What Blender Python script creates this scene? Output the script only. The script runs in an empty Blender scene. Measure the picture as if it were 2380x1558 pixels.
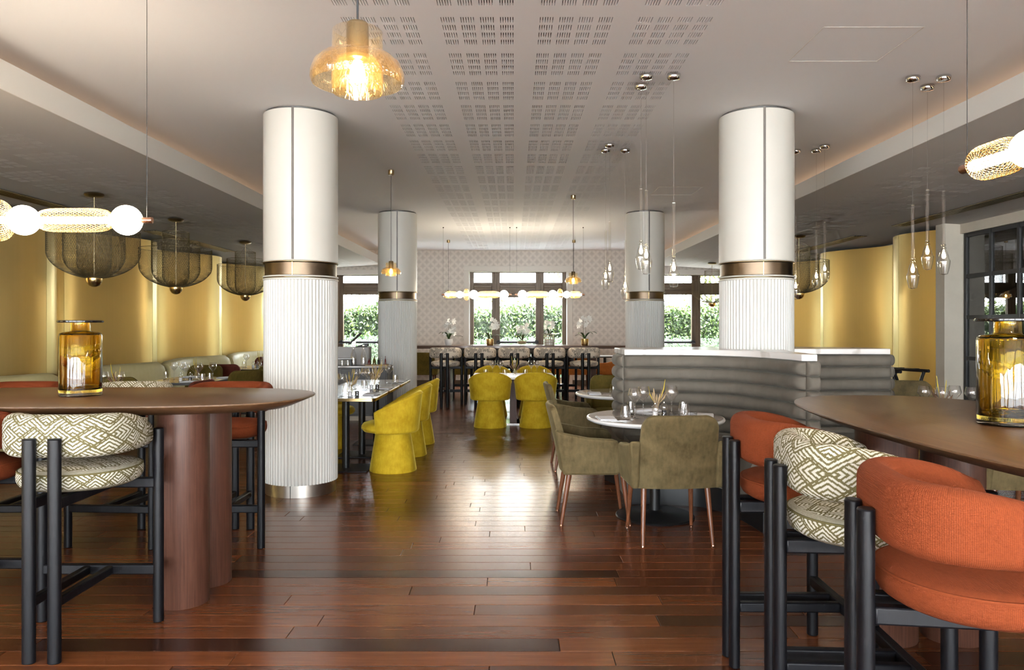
import bpy, bmesh, math, random
import numpy as np
from math import sin, cos, pi, radians as R
from mathutils import Vector, Matrix

S = bpy.context.scene
COL = S.collection

# ------------------------------------------------------------------ camera
cam_d = bpy.data.cameras.new('camera')
cam = bpy.data.objects.new('camera', cam_d)
COL.objects.link(cam)
cam.location = (0, 0, 1.40)
cam.rotation_euler = (R(90), 0, 0)
cam_d.sensor_width = 36.0
cam_d.sensor_fit = 'HORIZONTAL'
cam_d.lens = 36.0 * 1740 / 2380
cam_d.shift_x = -3 / 2380
cam_d.shift_y = -22 / 2380
cam_d.clip_start = 0.05
cam_d.clip_end = 300
S.camera = cam

# ------------------------------------------------------------------ sky, sun, exposure
world = bpy.data.worlds.new('sky')
S.world = world
world.use_nodes = True
wn = world.node_tree
bg = wn.nodes['Background']
bg.inputs['Color'].default_value = (0.88, 0.95, 1.0, 1)
bg.inputs['Strength'].default_value = 20.0

sun_d = bpy.data.lights.new('sun', 'SUN')
sun_d.energy = 210.0
sun_d.angle = R(1.0)
sun_d.color = (1.0, 0.97, 0.92)
sun = bpy.data.objects.new('sun', sun_d)
COL.objects.link(sun)
sun.rotation_euler = (R(38), 0, R(-75))

def portal(name, loc, rot, sx, sy):
    d = bpy.data.lights.new(name, 'AREA')
    d.shape = 'RECTANGLE'; d.size = sx; d.size_y = sy
    d.cycles.is_portal = True
    o = bpy.data.objects.new(name, d); COL.objects.link(o)
    o.location = loc; o.rotation_euler = rot
    return o
# sky portals in the window openings, added side windows included (they only guide the sampling of the sky)
portal('daylight_portal', (0.115, 17.95, 1.4), (R(-90), 0, 0), 2.34, 2.6)
portal('daylight_portal', (-4.19, 17.95, 1.4), (R(-90), 0, 0), 2.2, 2.6)
portal('daylight_portal', (4.37, 17.95, 1.4), (R(-90), 0, 0), 2.2, 2.6)
for px_ in (-5.9, -1.97, 1.97, 5.9):
    portal('daylight_portal', (px_, -6.6, 1.5), (R(90), 0, 0), 3.5, 2.8)
portal('daylight_portal', (-8.45, -4.6, 1.5), (R(90), 0, R(-90)), 3.5, 2.8)
portal('daylight_portal', (5.65, -4.4, 1.5), (R(90), 0, R(90)), 3.5, 2.8)

S.view_settings.view_transform = 'Standard'
S.view_settings.look = 'None'
S.view_settings.exposure = 0.60
S.view_settings.gamma = 1.0
S.view_settings.use_curve_mapping = False
cy = S.cycles
cy.max_bounces = 7; cy.diffuse_bounces = 4; cy.glossy_bounces = 3
cy.transmission_bounces = 7; cy.transparent_max_bounces = 16
cy.caustics_reflective = False; cy.caustics_refractive = False
cy.sample_clamp_indirect = 6.0
cy.use_denoising = True
cy.use_adaptive_sampling = True; cy.adaptive_threshold = 0.09; cy.adaptive_min_samples = 16; cy.light_sampling_threshold = 0.03

rnd = random.Random(7)

# ------------------------------------------------------------------ mesh helpers
class MB:
    """collects shapes into one mesh"""
    def __init__(s): s.v = []; s.f = []; s.uv = {}
    def add(s, vs, fs):
        b = len(s.v); s.v += [tuple(p) for p in vs]; s.f += [tuple(i + b for i in f) for f in fs]
        return s
    def box(s, x0, x1, y0, y1, z0, z1):
        return s.add([(x0,y0,z0),(x1,y0,z0),(x1,y1,z0),(x0,y1,z0),(x0,y0,z1),(x1,y0,z1),(x1,y1,z1),(x0,y1,z1)],
                     [(0,3,2,1),(4,5,6,7),(0,1,5,4),(1,2,6,5),(2,3,7,6),(3,0,4,7)])
    def quad(s, a, b, c, d): return s.add([a, b, c, d], [(0,1,2,3)])
    def tube(s, pts, r, n=8, caps=True, closed=False):
        pts = [Vector(p) for p in pts]; m = len(pts)
        rs = r if isinstance(r, (list, tuple)) else [r] * m
        rings = []; up = None
        for i, p in enumerate(pts):
            if closed: t = pts[(i+1) % m] - pts[i-1]
            else: t = pts[min(i+1, m-1)] - pts[max(i-1, 0)]
            t.normalize()
            if up is None:
                up = Vector((0,0,1)) if abs(t.z) < .9 else Vector((1,0,0))
            a = t.cross(up)
            if a.length < 1e-6: a = t.cross(Vector((0,1,0)))
            a.normalize(); b = a.cross(t).normalized(); up = b
            rings.append([p + (a*cos(2*pi*k/n) + b*sin(2*pi*k/n)) * rs[i] for k in range(n)])
        return s.loft(rings, closed_u=closed, caps=caps and not closed)
    def cyl(s, p0, p1, r0, r1=None, n=16):
        return s.tube([p0, p1], [r0, r0 if r1 is None else r1], n)
    def loft(s, rings, closed_v=True, closed_u=False, caps=True, uv=None):
        n = len(rings[0]); m = len(rings); b = len(s.v)
        for rg in rings: s.v += [tuple(p) for p in rg]
        mm = m if closed_u else m - 1; nn = n if closed_v else n - 1
        for i in range(mm):
            for k in range(nn):
                i2 = (i+1) % m; k2 = (k+1) % n
                s.f.append((b+i*n+k, b+i*n+k2, b+i2*n+k2, b+i2*n+k))
                if uv: s.uv[len(s.f)-1] = (uv[i][k], uv[i][k+1], uv[i2][k+1], uv[i2][k])
        if caps and not closed_u and closed_v:
            s.f.append(tuple(b+k for k in reversed(range(n))))
            if uv: s.uv[len(s.f)-1] = tuple(uv[0][k] for k in reversed(range(n)))
            s.f.append(tuple(b+(m-1)*n+k for k in range(n)))
            if uv: s.uv[len(s.f)-1] = tuple(uv[-1][k] for k in range(n))
        return s
    def lathe(s, prof, n=24, c=(0,0,0), caps=False):
        rings = [[(c[0]+r*cos(2*pi*k/n), c[1]+r*sin(2*pi*k/n), c[2]+z) for k in range(n)] for r, z in prof]
        return s.loft(rings, caps=caps)
    def prism(s, poly, fn0, fn1):
        """poly 2-D points; fn0/fn1 map a 2-D point to its two 3-D sides"""
        n = len(poly); b = len(s.v)
        s.v += [tuple(fn0(p)) for p in poly] + [tuple(fn1(p)) for p in poly]
        s.f.append(tuple(b+i for i in range(n))); s.f.append(tuple(b+n+i for i in reversed(range(n))))
        for i in range(n):
            j = (i+1) % n; s.f.append((b+i, b+n+i, b+n+j, b+j))
        return s
    def xf(s, M, start=0):
        s.v[start:] = [tuple(M @ Vector(p)) for p in s.v[start:]]; return s
    def mesh(s, name, mat=None, smooth=None):
        me = bpy.data.meshes.new(name); me.from_pydata(s.v, [], s.f)
        if s.uv:
            l = me.uv_layers.new(name='UVMap')
            for p in me.polygons:
                if p.index in s.uv:
                    for li, c in zip(p.loop_indices, s.uv[p.index]): l.data[li].uv = c
        bm = bmesh.new(); bm.from_mesh(me); bmesh.ops.recalc_face_normals(bm, faces=bm.faces); bm.to_mesh(me); bm.free()
        if mat: me.materials.append(mat)
        if smooth is not None:
            me.polygons.foreach_set('use_smooth', [True]*len(me.polygons)); me.set_sharp_from_angle(angle=R(smooth))
        me.update(); return me
    def build(s, name, mat=None, parent=None, smooth=None, bevel=0, seg=2, loc=None, sub=0):
        o = bpy.data.objects.new(name, s.mesh(name, mat, smooth)); COL.objects.link(o)
        if parent: o.parent = parent
        if loc: o.location = loc
        if bevel:
            m = o.modifiers.new('bevel', 'BEVEL'); m.width = bevel; m.segments = seg; m.limit_method = 'ANGLE'; m.angle_limit = R(40)
            m.harden_normals = False
            if smooth is None:
                o.data.polygons.foreach_set('use_smooth', [True]*len(o.data.polygons)); o.data.set_sharp_from_angle(angle=R(50))
        if sub:
            m = o.modifiers.new('subdivision', 'SUBSURF'); m.levels = sub; m.render_levels = sub
        return o

def fast_mesh(name, verts, faces, mat=None, smooth=False):
    """numpy (n,3) verts and (m,k) faces -> mesh"""
    me = bpy.data.meshes.new(name); n = len(verts); m, k = faces.shape
    me.vertices.add(n); me.vertices.foreach_set('co', np.asarray(verts, np.float32).ravel())
    me.loops.add(m*k); me.loops.foreach_set('vertex_index', faces.astype(np.int32).ravel())
    me.polygons.add(m); me.polygons.foreach_set('loop_start', np.arange(0, m*k, k, dtype=np.int32))
    me.polygons.foreach_set('use_smooth', np.full(m, smooth))
    me.update(calc_edges=True); me.validate()
    if mat: me.materials.append(mat)
    return me

def obj(name, me, parent=None, loc=None):
    o = bpy.data.objects.new(name, me); COL.objects.link(o)
    if parent: o.parent = parent
    if loc: o.location = loc
    return o

def tag(o, label=None, cat=None, group=None, kind=None):
    if label: o['label'] = label
    if cat: o['category'] = cat
    if group: o['group'] = group
    if kind: o['kind'] = kind
    return o

def thing(name, label, cat, loc=(0,0,0), rz=0, group=None):
    o = bpy.data.objects.new(name, None); COL.objects.link(o)
    o.empty_display_size = .05; o.location = loc; o.rotation_euler = (0, 0, rz)
    return tag(o, label, cat, group)

def copy_tree(o, parent=None):
    c = o.copy(); COL.objects.link(c); c.parent = parent
    for ch in [x for x in o.children]: copy_tree(ch, c)
    return c

PROTO = {}
def place(key, maker, label, loc, rz=0, group=None, scale=None):
    """first use builds the thing, later uses copy it with its parts"""
    if key not in PROTO: o = PROTO[key] = maker()
    else: o = copy_tree(PROTO[key])
    o.location = loc; o.rotation_euler = (0, 0, rz); o['label'] = label
    if scale: o.scale = (scale,)*3
    if group: o['group'] = group
    elif 'group' in o: del o['group']
    return o

def superellipse(a, b, e, n):
    out = []
    for k in range(n):
        t = 2*pi*k/n; c, s_ = cos(t), sin(t)
        out.append((a*math.copysign(abs(c)**(2/e), c), b*math.copysign(abs(s_)**(2/e), s_)))
    return out

def rrect(w, h, r, n=5):
    """rounded rectangle outline, counter-clockwise"""
    out = []
    for cx, cy_, a0 in ((w/2-r, h/2-r, 0), (-w/2+r, h/2-r, 90), (-w/2+r, -h/2+r, 180), (w/2-r, -h/2+r, 270)):
        for i in range(n+1):
            a = R(a0 + 90*i/n); out.append((cx+r*cos(a), cy_+r*sin(a)))
    return out

def lattice(surf, n, turns, seg, r, name, mat):
    """two families of strands wound over surf(u, v) -> numpy xyz; each strand a three-sided tube"""
    V = []; F = []; base = 0
    v = np.linspace(0, 1, seg+1)
    for sgn in (1, -1):
        for k in range(n):
            u = (k/n + sgn*turns*v)
            P = surf(u, v)
            T = np.gradient(P, axis=0); T /= np.linalg.norm(T, axis=1, keepdims=True) + 1e-9
            up = np.tile(np.array([[.31, .22, .92]]), (seg+1, 1))
            A = np.cross(T, up); A /= np.linalg.norm(A, axis=1, keepdims=True) + 1e-9
            B = np.cross(A, T)
            ring = [P + r*(A*cos(q) + B*sin(q)) for q in (0, 2*pi/3, 4*pi/3)]
            V.append(np.stack(ring, 1).reshape(-1, 3))
            i = np.arange(seg)[:, None]*3
            for a_, b_ in ((0,1),(1,2),(2,0)):
                F.append(np.concatenate([i+a_, i+b_, i+3+b_, i+3+a_], 1) + base)
            base += 3*(seg+1)
    return fast_mesh(name, np.concatenate(V), np.concatenate(F), mat, True)

# ------------------------------------------------------------------ material helpers
class NT:
    def __init__(s, mat): s.t = mat.node_tree; s.n = s.t.nodes; s.out = s.n['Material Output']; s.b = s.n.get('Principled BSDF')
    def new(s, typ, **kw):
        nd = s.n.new(typ)
        for k, v in kw.items(): setattr(nd, k, v)
        return nd
    def link(s, a, b): s.t.links.new(a, b)
    def val(s, x):
        if isinstance(x, (int, float)):
            nd = s.new('ShaderNodeValue'); nd.outputs[0].default_value = x; return nd.outputs[0]
        return x
    def m(s, op, a, b=0.0, c=None):
        nd = s.new('ShaderNodeMath', operation=op)
        for i, x in enumerate((a, b) if c is None else (a, b, c)):
            if isinstance(x, (int, float)): nd.inputs[i].default_value = x
            else: s.link(x, nd.inputs[i])
        return nd.outputs[0]
    def noise(s, scale, detail=3, rough=.5, vec=None, stretch=None, coord='Object'):
        nd = s.new('ShaderNodeTexNoise'); nd.inputs['Scale'].default_value = scale
        nd.inputs['Detail'].default_value = detail; nd.inputs['Roughness'].default_value = rough
        if vec is None: vec = s.coord(coord)
        if stretch:
            mp = s.new('ShaderNodeMapping'); mp.inputs['Scale'].default_value = stretch; s.link(vec, mp.inputs['Vector']); vec = mp.outputs[0]
        s.link(vec, nd.inputs['Vector']); return nd.outputs['Fac']
    def coord(s, which='Object'):
        if not hasattr(s, '_tc'): s._tc = s.new('ShaderNodeTexCoord')
        return s._tc.outputs[which]
    def ramp(s, fac, stops):
        nd = s.new('ShaderNodeValToRGB'); e = nd.color_ramp.elements
        while len(e) < len(stops): e.new(.5)
        for el, (p, c) in zip(e, stops): el.position = p; el.color = (*c, 1)
        s.link(fac, nd.inputs[0]); return nd.outputs[0]
    def mix(s, fac, a, b, mode='MIX'):
        nd = s.new('ShaderNodeMix', data_type='RGBA', blend_type=mode)
        for x, i in ((fac, 0), (a, 6), (b, 7)):
            if isinstance(x, (int, float)): nd.inputs[i].default_value = x
            elif isinstance(x, tuple): nd.inputs[i].default_value = (*x, 1)
            else: s.link(x, nd.inputs[i])
        return nd.outputs[2]
    def bump(s, h, strength=.3, dist=.01):
        nd = s.new('ShaderNodeBump'); nd.inputs['Strength'].default_value = strength; nd.inputs['Distance'].default_value = dist
        s.link(h, nd.inputs['Height']); s.link(nd.outputs[0], s.b.inputs['Normal']); return nd

def dim(c, k=.86): return tuple(x*k for x in c)

def pmat(name, col, rough=.5, metal=0.0, var=0.0, vscale=8, spec=None, sheen=0, bump=None, coat=0, stretch=None, emit=None, estr=0, sheen_tint=None):
    if not name.startswith(('ceiling_p', 'terrace')): col = dim(col)
    m = bpy.data.materials.new(name); m.use_nodes = True; t = NT(m); b = t.b
    b.inputs['Roughness'].default_value = rough; b.inputs['Metallic'].default_value = metal
    b.inputs['Base Color'].default_value = (*col, 1)
    if spec is not None: b.inputs['Specular IOR Level'].default_value = spec
    if sheen:
        b.inputs['Sheen Weight'].default_value = sheen; b.inputs['Sheen Roughness'].default_value = .35
        b.inputs['Sheen Tint'].default_value = (*(sheen_tint or col), 1)
    if coat: b.inputs['Coat Weight'].default_value = coat; b.inputs['Coat Roughness'].default_value = .15
    if var:
        f = t.noise(vscale, 4, .6, stretch=stretch)
        lo = tuple(c*(1-var) for c in col); hi = tuple(min(1, c*(1+var)) for c in col)
        t.link(t.ramp(f, [(.3, lo), (.7, hi)]), b.inputs['Base Color'])
    if bump: t.bump(t.noise(bump[0], 3, .6, stretch=stretch), bump[1], bump[2] if len(bump) > 2 else .004)
    if emit: b.inputs['Emission Color'].default_value = (*emit, 1); b.inputs['Emission Strength'].default_value = estr
    return m

def thin_glass(name, tint=(.96,.97,.97), refl=1.0, rough=0.0, crackle=0, scatter=0):
    """thin clear glass: see-through with a Fresnel reflection"""
    m = bpy.data.materials.new(name); m.use_nodes = True; t = NT(m); t.n.remove(t.b)
    tr = t.new('ShaderNodeBsdfTransparent'); tr.inputs[0].default_value = (*tint, 1)
    gl = t.new('ShaderNodeBsdfGlossy'); gl.inputs['Roughness'].default_value = rough; gl.inputs['Color'].default_value = (1,1,1,1)
    fr = t.new('ShaderNodeLayerWeight'); fr.inputs['Blend'].default_value = .5
    mx = t.new('ShaderNodeMixShader')
    if crackle:
        vo = t.new('ShaderNodeTexVoronoi', feature='DISTANCE_TO_EDGE'); vo.inputs['Scale'].default_value = crackle
        mp = t.new('ShaderNodeMapping'); mp.inputs['Scale'].default_value = (1, 1, .45)
        t.link(t.coord('Object'), mp.inputs[0]); t.link(mp.outputs[0], vo.inputs['Vector'])
        bp = t.new('ShaderNodeBump'); bp.inputs['Strength'].default_value = .9; bp.inputs['Distance'].default_value = .004
        t.link(t.m('MINIMUM', vo.outputs['Distance'], .12), bp.inputs['Height'])
        t.link(bp.outputs[0], gl.inputs['Normal']); t.link(bp.outputs[0], fr.inputs['Normal'])
        cr = t.m('LESS_THAN', vo.outputs['Distance'], .035)
        t.link(t.mix(t.m('MULTIPLY', cr, .45), tint, tuple(min(1, c*.62) for c in tint)), tr.inputs[0])
    f = t.m('MINIMUM', t.m('MULTIPLY', t.m('ADD', t.m('MULTIPLY', t.m('POWER', fr.outputs['Facing'], 4.0), .9), .05), refl), .9)
    t.link(f, mx.inputs[0]); t.link(tr.outputs[0], mx.inputs[1]); t.link(gl.outputs[0], mx.inputs[2]); 
    res = mx.outputs[0]
    if scatter:
        ts = t.new('ShaderNodeBsdfTranslucent'); ts.inputs[0].default_value = (1.0, .72, .36, 1); m2 = t.new('ShaderNodeMixShader'); m2.inputs[0].default_value = scatter
        t.link(res, m2.inputs[1]); t.link(ts.outputs[0], m2.inputs[2]); res = m2.outputs[0]
    t.link(res, t.out.inputs[0])
    return m

def emat(name, col, strength):
    m = bpy.data.materials.new(name); m.use_nodes = True; t = NT(m); t.n.remove(t.b)
    e = t.new('ShaderNodeEmission'); e.inputs[0].default_value = (*col, 1); e.inputs[1].default_value = strength
    t.link(e.outputs[0], t.out.inputs[0]); return m
# ------------------------------------------------------------------ materials
M = {}
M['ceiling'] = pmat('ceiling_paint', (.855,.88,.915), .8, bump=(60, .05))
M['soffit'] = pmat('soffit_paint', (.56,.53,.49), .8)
M['trim'] = pmat('white_trim', (.70,.67,.62), .5)
M['beige'] = pmat('beige_wall', (.62,.56,.46), .7, var=.06, vscale=3)
M['void'] = pmat('ceiling_void', (.05,.05,.05), .9)
M['cream'] = pmat('cream_lacquer', (.70,.675,.605), .42, var=.015, vscale=3)
M['flute'] = pmat('cream_reeding', (.70,.69,.65), .45)
M['bronze'] = pmat('dark_bronze', (.115,.086,.060), .38, 1.0, var=.12, vscale=14)
M['steel'] = pmat('brushed_steel', (.50,.46,.41), .34, 1.0, var=.08, vscale=10, stretch=(1,1,.2))
M['brass'] = pmat('brass', (.62,.44,.20), .27, 1.0)
M['dbrass'] = pmat('aged_brass', (.36,.28,.16), .3, 1.0)
M['copper'] = pmat('copper', (.60,.33,.22), .25, 1.0)
M['chrome'] = pmat('chrome', (.75,.74,.73), .06, 1.0)
M['silver'] = pmat('cutlery_steel', (.70,.70,.70), .15, 1.0)
M['black'] = pmat('black_paint', (.008,.008,.009), .4, spec=.4)
M['blackwood'] = pmat('black_stained_oak', (.004,.004,.0055), .42, spec=.2, var=.35, vscale=6, stretch=(7,7,.7), bump=(14, .12, .003))
M['darkgrey'] = pmat('dark_grey_laminate', (.04,.038,.036), .45)
M['white'] = pmat('white_lacquer', (.85,.84,.82), .3)
M['napkin'] = pmat('white_napkin', (.86,.86,.88), .8, bump=(90, .15))
M['taupe'] = pmat('taupe_tabletop', (.42,.37,.33), .08, spec=.6)
M['grey_top'] = pmat('grey_tabletop', (.30,.29,.28), .16)
M['frame'] = pmat('bronze_window_frame', (.095,.058,.027), .45, .0, var=.1, vscale=5)
M['glow'] = emat('warm_globe', (1.0,.84,.64), 42.0)
M['tube'] = emat('warm_tube', (1.0,.80,.56), 36.0)
M['cove'] = emat('cove_led', (1.0,.60,.34), 7.0)
M['bulb'] = emat('warm_bulb', (1.0,.72,.38), 60.0)
M['glass'] = thin_glass('clear_glass', (.985,.985,.985), 1.5)
M['pane'] = thin_glass('window_glass', (.98,.99,.985), .04)
M['crystal'] = thin_glass('crystal', (.97,.97,.95), 2.0)
M['amber'] = thin_glass('amber_crackle', (1.0,.93,.77), 1.3, .08, crackle=80, scatter=.05)
M['dark_pane'] = thin_glass('smoked_glass', (.42,.43,.44), 1.6)

def wood(name, dark, light, scale=9, axis=0, rough=.32, coat=0):
    dark, light = dim(dark), dim(light)
    m = bpy.data.materials.new(name); m.use_nodes = True; t = NT(m)
    st = [46,46,46]; st[axis] = 1.1
    f = t.noise(scale*.35, 6, .65, stretch=tuple(st))
    g = t.noise(1.3, 2, .5)
    c = t.ramp(f, [(.36, dark), (.64, light)])
    t.link(t.mix(t.m('MULTIPLY', g, .45), c, tuple(x*.6 for x in dark)), t.b.inputs['Base Color'])
    t.b.inputs['Roughness'].default_value = rough; t.b.inputs['Specular IOR Level'].default_value = .32
    t.bump(f, .10, .002)
    if coat: t.b.inputs['Coat Weight'].default_value = coat
    return m
M['walnut'] = wood('walnut_top', (.085,.040,.017), (.15,.078,.034), 9, 0, .34)
M['walnut_y'] = wood('walnut_top_along', (.085,.038,.020), (.15,.072,.038), 9, 1, .34)
M['walnut_z'] = wood('walnut_pillar', (.070,.027,.016), (.125,.052,.033), 9, 2, .45)
M['legwood'] = wood('chair_leg_wood', (.13,.045,.020), (.23,.085,.04), 9, 2, .25)

def floor_mat():
    m = bpy.data.materials.new('merbau_planks'); m.use_nodes = True; t = NT(m)
    at = t.new('ShaderNodeAttribute', attribute_name='tone'); at.attribute_type = 'GEOMETRY'
    tone = at.outputs['Fac']
    c = t.ramp(tone, [(.0, (.050,.017,.008)), (.25, (.112,.036,.013)), (.55, (.178,.058,.019)), (.82, (.24,.080,.025)), (1.0, (.34,.108,.028))])
    geo = t.new('ShaderNodeNewGeometry')
    off = t.new('ShaderNodeVectorMath', operation='ADD')
    cmb = t.new('ShaderNodeCombineXYZ'); t.link(t.m('MULTIPLY', tone, 37.0), cmb.inputs[1]); t.link(t.m('MULTIPLY', tone, 11.0), cmb.inputs[0])
    t.link(geo.outputs['Position'], off.inputs[0]); t.link(cmb.outputs[0], off.inputs[1])
    f = t.noise(2.2, 6, .62, vec=off.outputs[0], stretch=(1.2, 16, 1))
    f2 = t.noise(7, 4, .6, vec=off.outputs[0], stretch=(.8, 22, 1))
    c2 = t.mix(t.m('MULTIPLY', t.m('SUBTRACT', f, .32), .95), c, (.024,.010,.007), 'MIX')
    c3 = t.mix(t.m('MULTIPLY', f2, .45), c2, (.23,.082,.03), 'SOFT_LIGHT')
    t.link(c3, t.b.inputs['Base Color'])
    rr = t.noise(6.0, 3, .5, vec=geo.outputs['Position'])
    mr = t.new('ShaderNodeMapRange'); t.link(rr, mr.inputs[0]); mr.inputs[3].default_value = .20; mr.inputs[4].default_value = .26
    t.link(mr.outputs[0], t.b.inputs['Roughness'])
    t.bump(t.m('ADD', f, t.m('MULTIPLY', rr, .6)), .06, .003)
    t.b.inputs['Specular IOR Level'].default_value = .5
    return m
M['floor'] = floor_mat()

def gold_mat():
    m = bpy.data.materials.new('satin_gold_panel'); m.use_nodes = True; t = NT(m)
    f = t.noise(1.0, 4, .6, stretch=(30, 30, .6))
    t.link(t.ramp(f, [(.2, (.67,.49,.18)), (.8, (.70,.515,.20))]), t.b.inputs['Base Color'])
    t.b.inputs['Metallic'].default_value = .85; t.b.inputs['Roughness'].default_value = .36
    t.b.inputs['Specular IOR Level'].default_value = .3
    return m
M['gold'] = gold_mat()

def wallpaper():
    m = bpy.data.materials.new('scallop_wallpaper'); m.use_nodes = True; t = NT(m)
    sp = t.new('ShaderNodeSeparateXYZ'); t.link(t.coord('Object'), sp.inputs[0])
    a = .186
    x = t.m('DIVIDE', sp.outputs[0], a); z = t.m('DIVIDE', sp.outputs[2], a*1.04)
    def dist(ox, oz):
        fx = t.m('SUBTRACT', t.m('FRACT', t.m('ADD', x, ox)), .5); fz = t.m('SUBTRACT', t.m('FRACT', t.m('ADD', z, oz)), .5)
        return t.m('SQRT', t.m('ADD', t.m('MULTIPLY', fx, fx), t.m('MULTIPLY', fz, fz))), fx, fz
    d1, fx, fz = dist(0.0, 0.0); d2, gx, gz = dist(.5, .5); d3, hx, hz = dist(.5, 0.0); d4, kx, kz = dist(0.0, .5)
    # circles between the stars of a checker lattice; each circle fades toward the star it overlaps
    def star(d, ax, az):
        n4 = t.m('ADD', t.m('POWER', t.m('ABSOLUTE', ax), .62), t.m('POWER', t.m('ABSOLUTE', az), .62))
        return t.m('MAXIMUM', t.m('SUBTRACT', 1.0, t.m('MULTIPLY', n4, 1.35)), 0.0)
    st = t.m('MINIMUM', t.m('MULTIPLY', t.m('ADD', star(d1, fx, fz), star(d2, gx, gz)), 2.2), 1.0)
    def fan(d, ax, az): return t.m('MULTIPLY', t.m('MAXIMUM', t.m('SUBTRACT', .5, d), 0.0), t.m('ADD', .5, t.m('MULTIPLY', az, 1.4)))
    fn = t.m('MULTIPLY', t.m('ADD', fan(d1, fx, fz), fan(d2, gx, gz)), .75)
    def rim(d): return t.m('LESS_THAN', t.m('ABSOLUTE', t.m('SUBTRACT', d, .45)), .014)
    rm = t.m('MAXIMUM', rim(d3), rim(d4))
    v = t.m('SUBTRACT', t.m('ADD', t.m('MULTIPLY', st, .55), fn), t.m('MULTIPLY', rm, .10))
    t.link(t.ramp(v, [(.0, (.63,.59,.54)), (.6, (.49,.455,.42))]), t.b.inputs['Base Color'])
    t.b.inputs['Roughness'].default_value = .62
    return m
M['wallpaper'] = wallpaper()

def marble():
    m = bpy.data.materials.new('white_marble'); m.use_nodes = True; t = NT(m)
    n = t.noise(1.6, 8, .62)
    wv = t.new('ShaderNodeTexWave'); wv.inputs['Scale'].default_value = 1.1; wv.inputs['Distortion'].default_value = 9; wv.inputs['Detail'].default_value = 5
    t.link(t.coord('Object'), wv.inputs['Vector'])
    v = t.ramp(wv.outputs['Fac'], [(.0, (.48,.44,.40)), (.07, (.69,.66,.63)), (1.0, (.72,.70,.68))])
    t.link(t.mix(t.m('MULTIPLY', n, .3), v, (.70,.67,.64)), t.b.inputs['Base Color'])
    t.b.inputs['Roughness'].default_value = .22
    return m
M['marble'] = marble()

def velvet(name, dark, light, scale=7, sheen=.5, tint=None, rough=.8):
    dark, light = dim(dark), dim(light)
    m = bpy.data.materials.new(name); m.use_nodes = True; t = NT(m)
    f = t.noise(scale, 5, .62); g = t.noise(scale*7, 2, .5, stretch=(1,1,.3))
    v = t.m('ADD', t.m('MULTIPLY', f, .75), t.m('MULTIPLY', g, .25))
    t.link(t.ramp(v, [(.34, dark), (.66, light)]), t.b.inputs['Base Color'])
    t.b.inputs['Roughness'].default_value = rough; t.b.inputs['Specular IOR Level'].default_value = .2
    t.b.inputs['Sheen Weight'].default_value = sheen; t.b.inputs['Sheen Roughness'].default_value = .3
    t.b.inputs['Sheen Tint'].default_value = (*(tint or light), 1)
    t.bump(t.noise(160, 2, .5), .12, .002)
    return m
M['yellow'] = velvet('mustard_velvet', (.53,.335,.010), (.76,.535,.030), 9, .75, (.9,.75,.15))
M['green'] = velvet('olive_suede', (.072,.051,.020), (.158,.119,.055), 8, .4, (.45,.38,.2))
M['olive'] = velvet('dark_olive_velvet', (.085,.062,.010), (.16,.115,.022), 8, .35, (.35,.27,.08))
M['maroon'] = velvet('maroon_velvet', (.085,.018,.010), (.15,.034,.020), 8, .3, (.35,.12,.08))
M['rust_velvet'] = velvet('rust_velvet', (.28,.085,.015), (.42,.14,.03), 8, .3, (.6,.3,.12))
M['grey'] = velvet('taupe_suede', (.112,.098,.080), (.152,.134,.110), 3, .3, (.4,.38,.33))
M['charcoal'] = velvet('charcoal_fabric', (.03,.03,.03), (.05,.05,.05), 8, .2, (.2,.2,.2))
M['pale'] = velvet('pale_sage_leather', (.55,.47,.23), (.64,.56,.29), 3, .1, (.5,.5,.4), .5)

def weave(name, dark, light, s=430):
    dark, light = dim(dark), dim(light)
    m = bpy.data.materials.new(name); m.use_nodes = True; t = NT(m)
    uv = t.new('ShaderNodeUVMap'); sp = t.new('ShaderNodeSeparateXYZ'); t.link(uv.outputs[0], sp.inputs[0])
    a = t.m('SINE', t.m('MULTIPLY', t.m('ADD', sp.outputs[0], sp.outputs[1]), s*2)); b = t.m('SINE', t.m('MULTIPLY', t.m('SUBTRACT', sp.outputs[0], sp.outputs[1]), s*2))
    h = t.m('MULTIPLY', a, b)
    n = t.noise(120, 2, .6)
    v = t.m('ADD', t.m('ADD', t.m('MULTIPLY', h, .22), .35), t.m('MULTIPLY', n, .3))
    t.link(t.ramp(v, [(.2, dark), (.8, light)]), t.b.inputs['Base Color'])
    t.b.inputs['Roughness'].default_value = .85; t.b.inputs['Specular IOR Level'].default_value = .15
    t.b.inputs['Sheen Weight'].default_value = .10; t.b.inputs['Sheen Tint'].default_value = (*light, 1)
    t.bump(h, .35, .002)
    return m
M['orange'] = weave('rust_orange_weave', (.100,.0175,.0048), (.205,.043,.0105))

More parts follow.
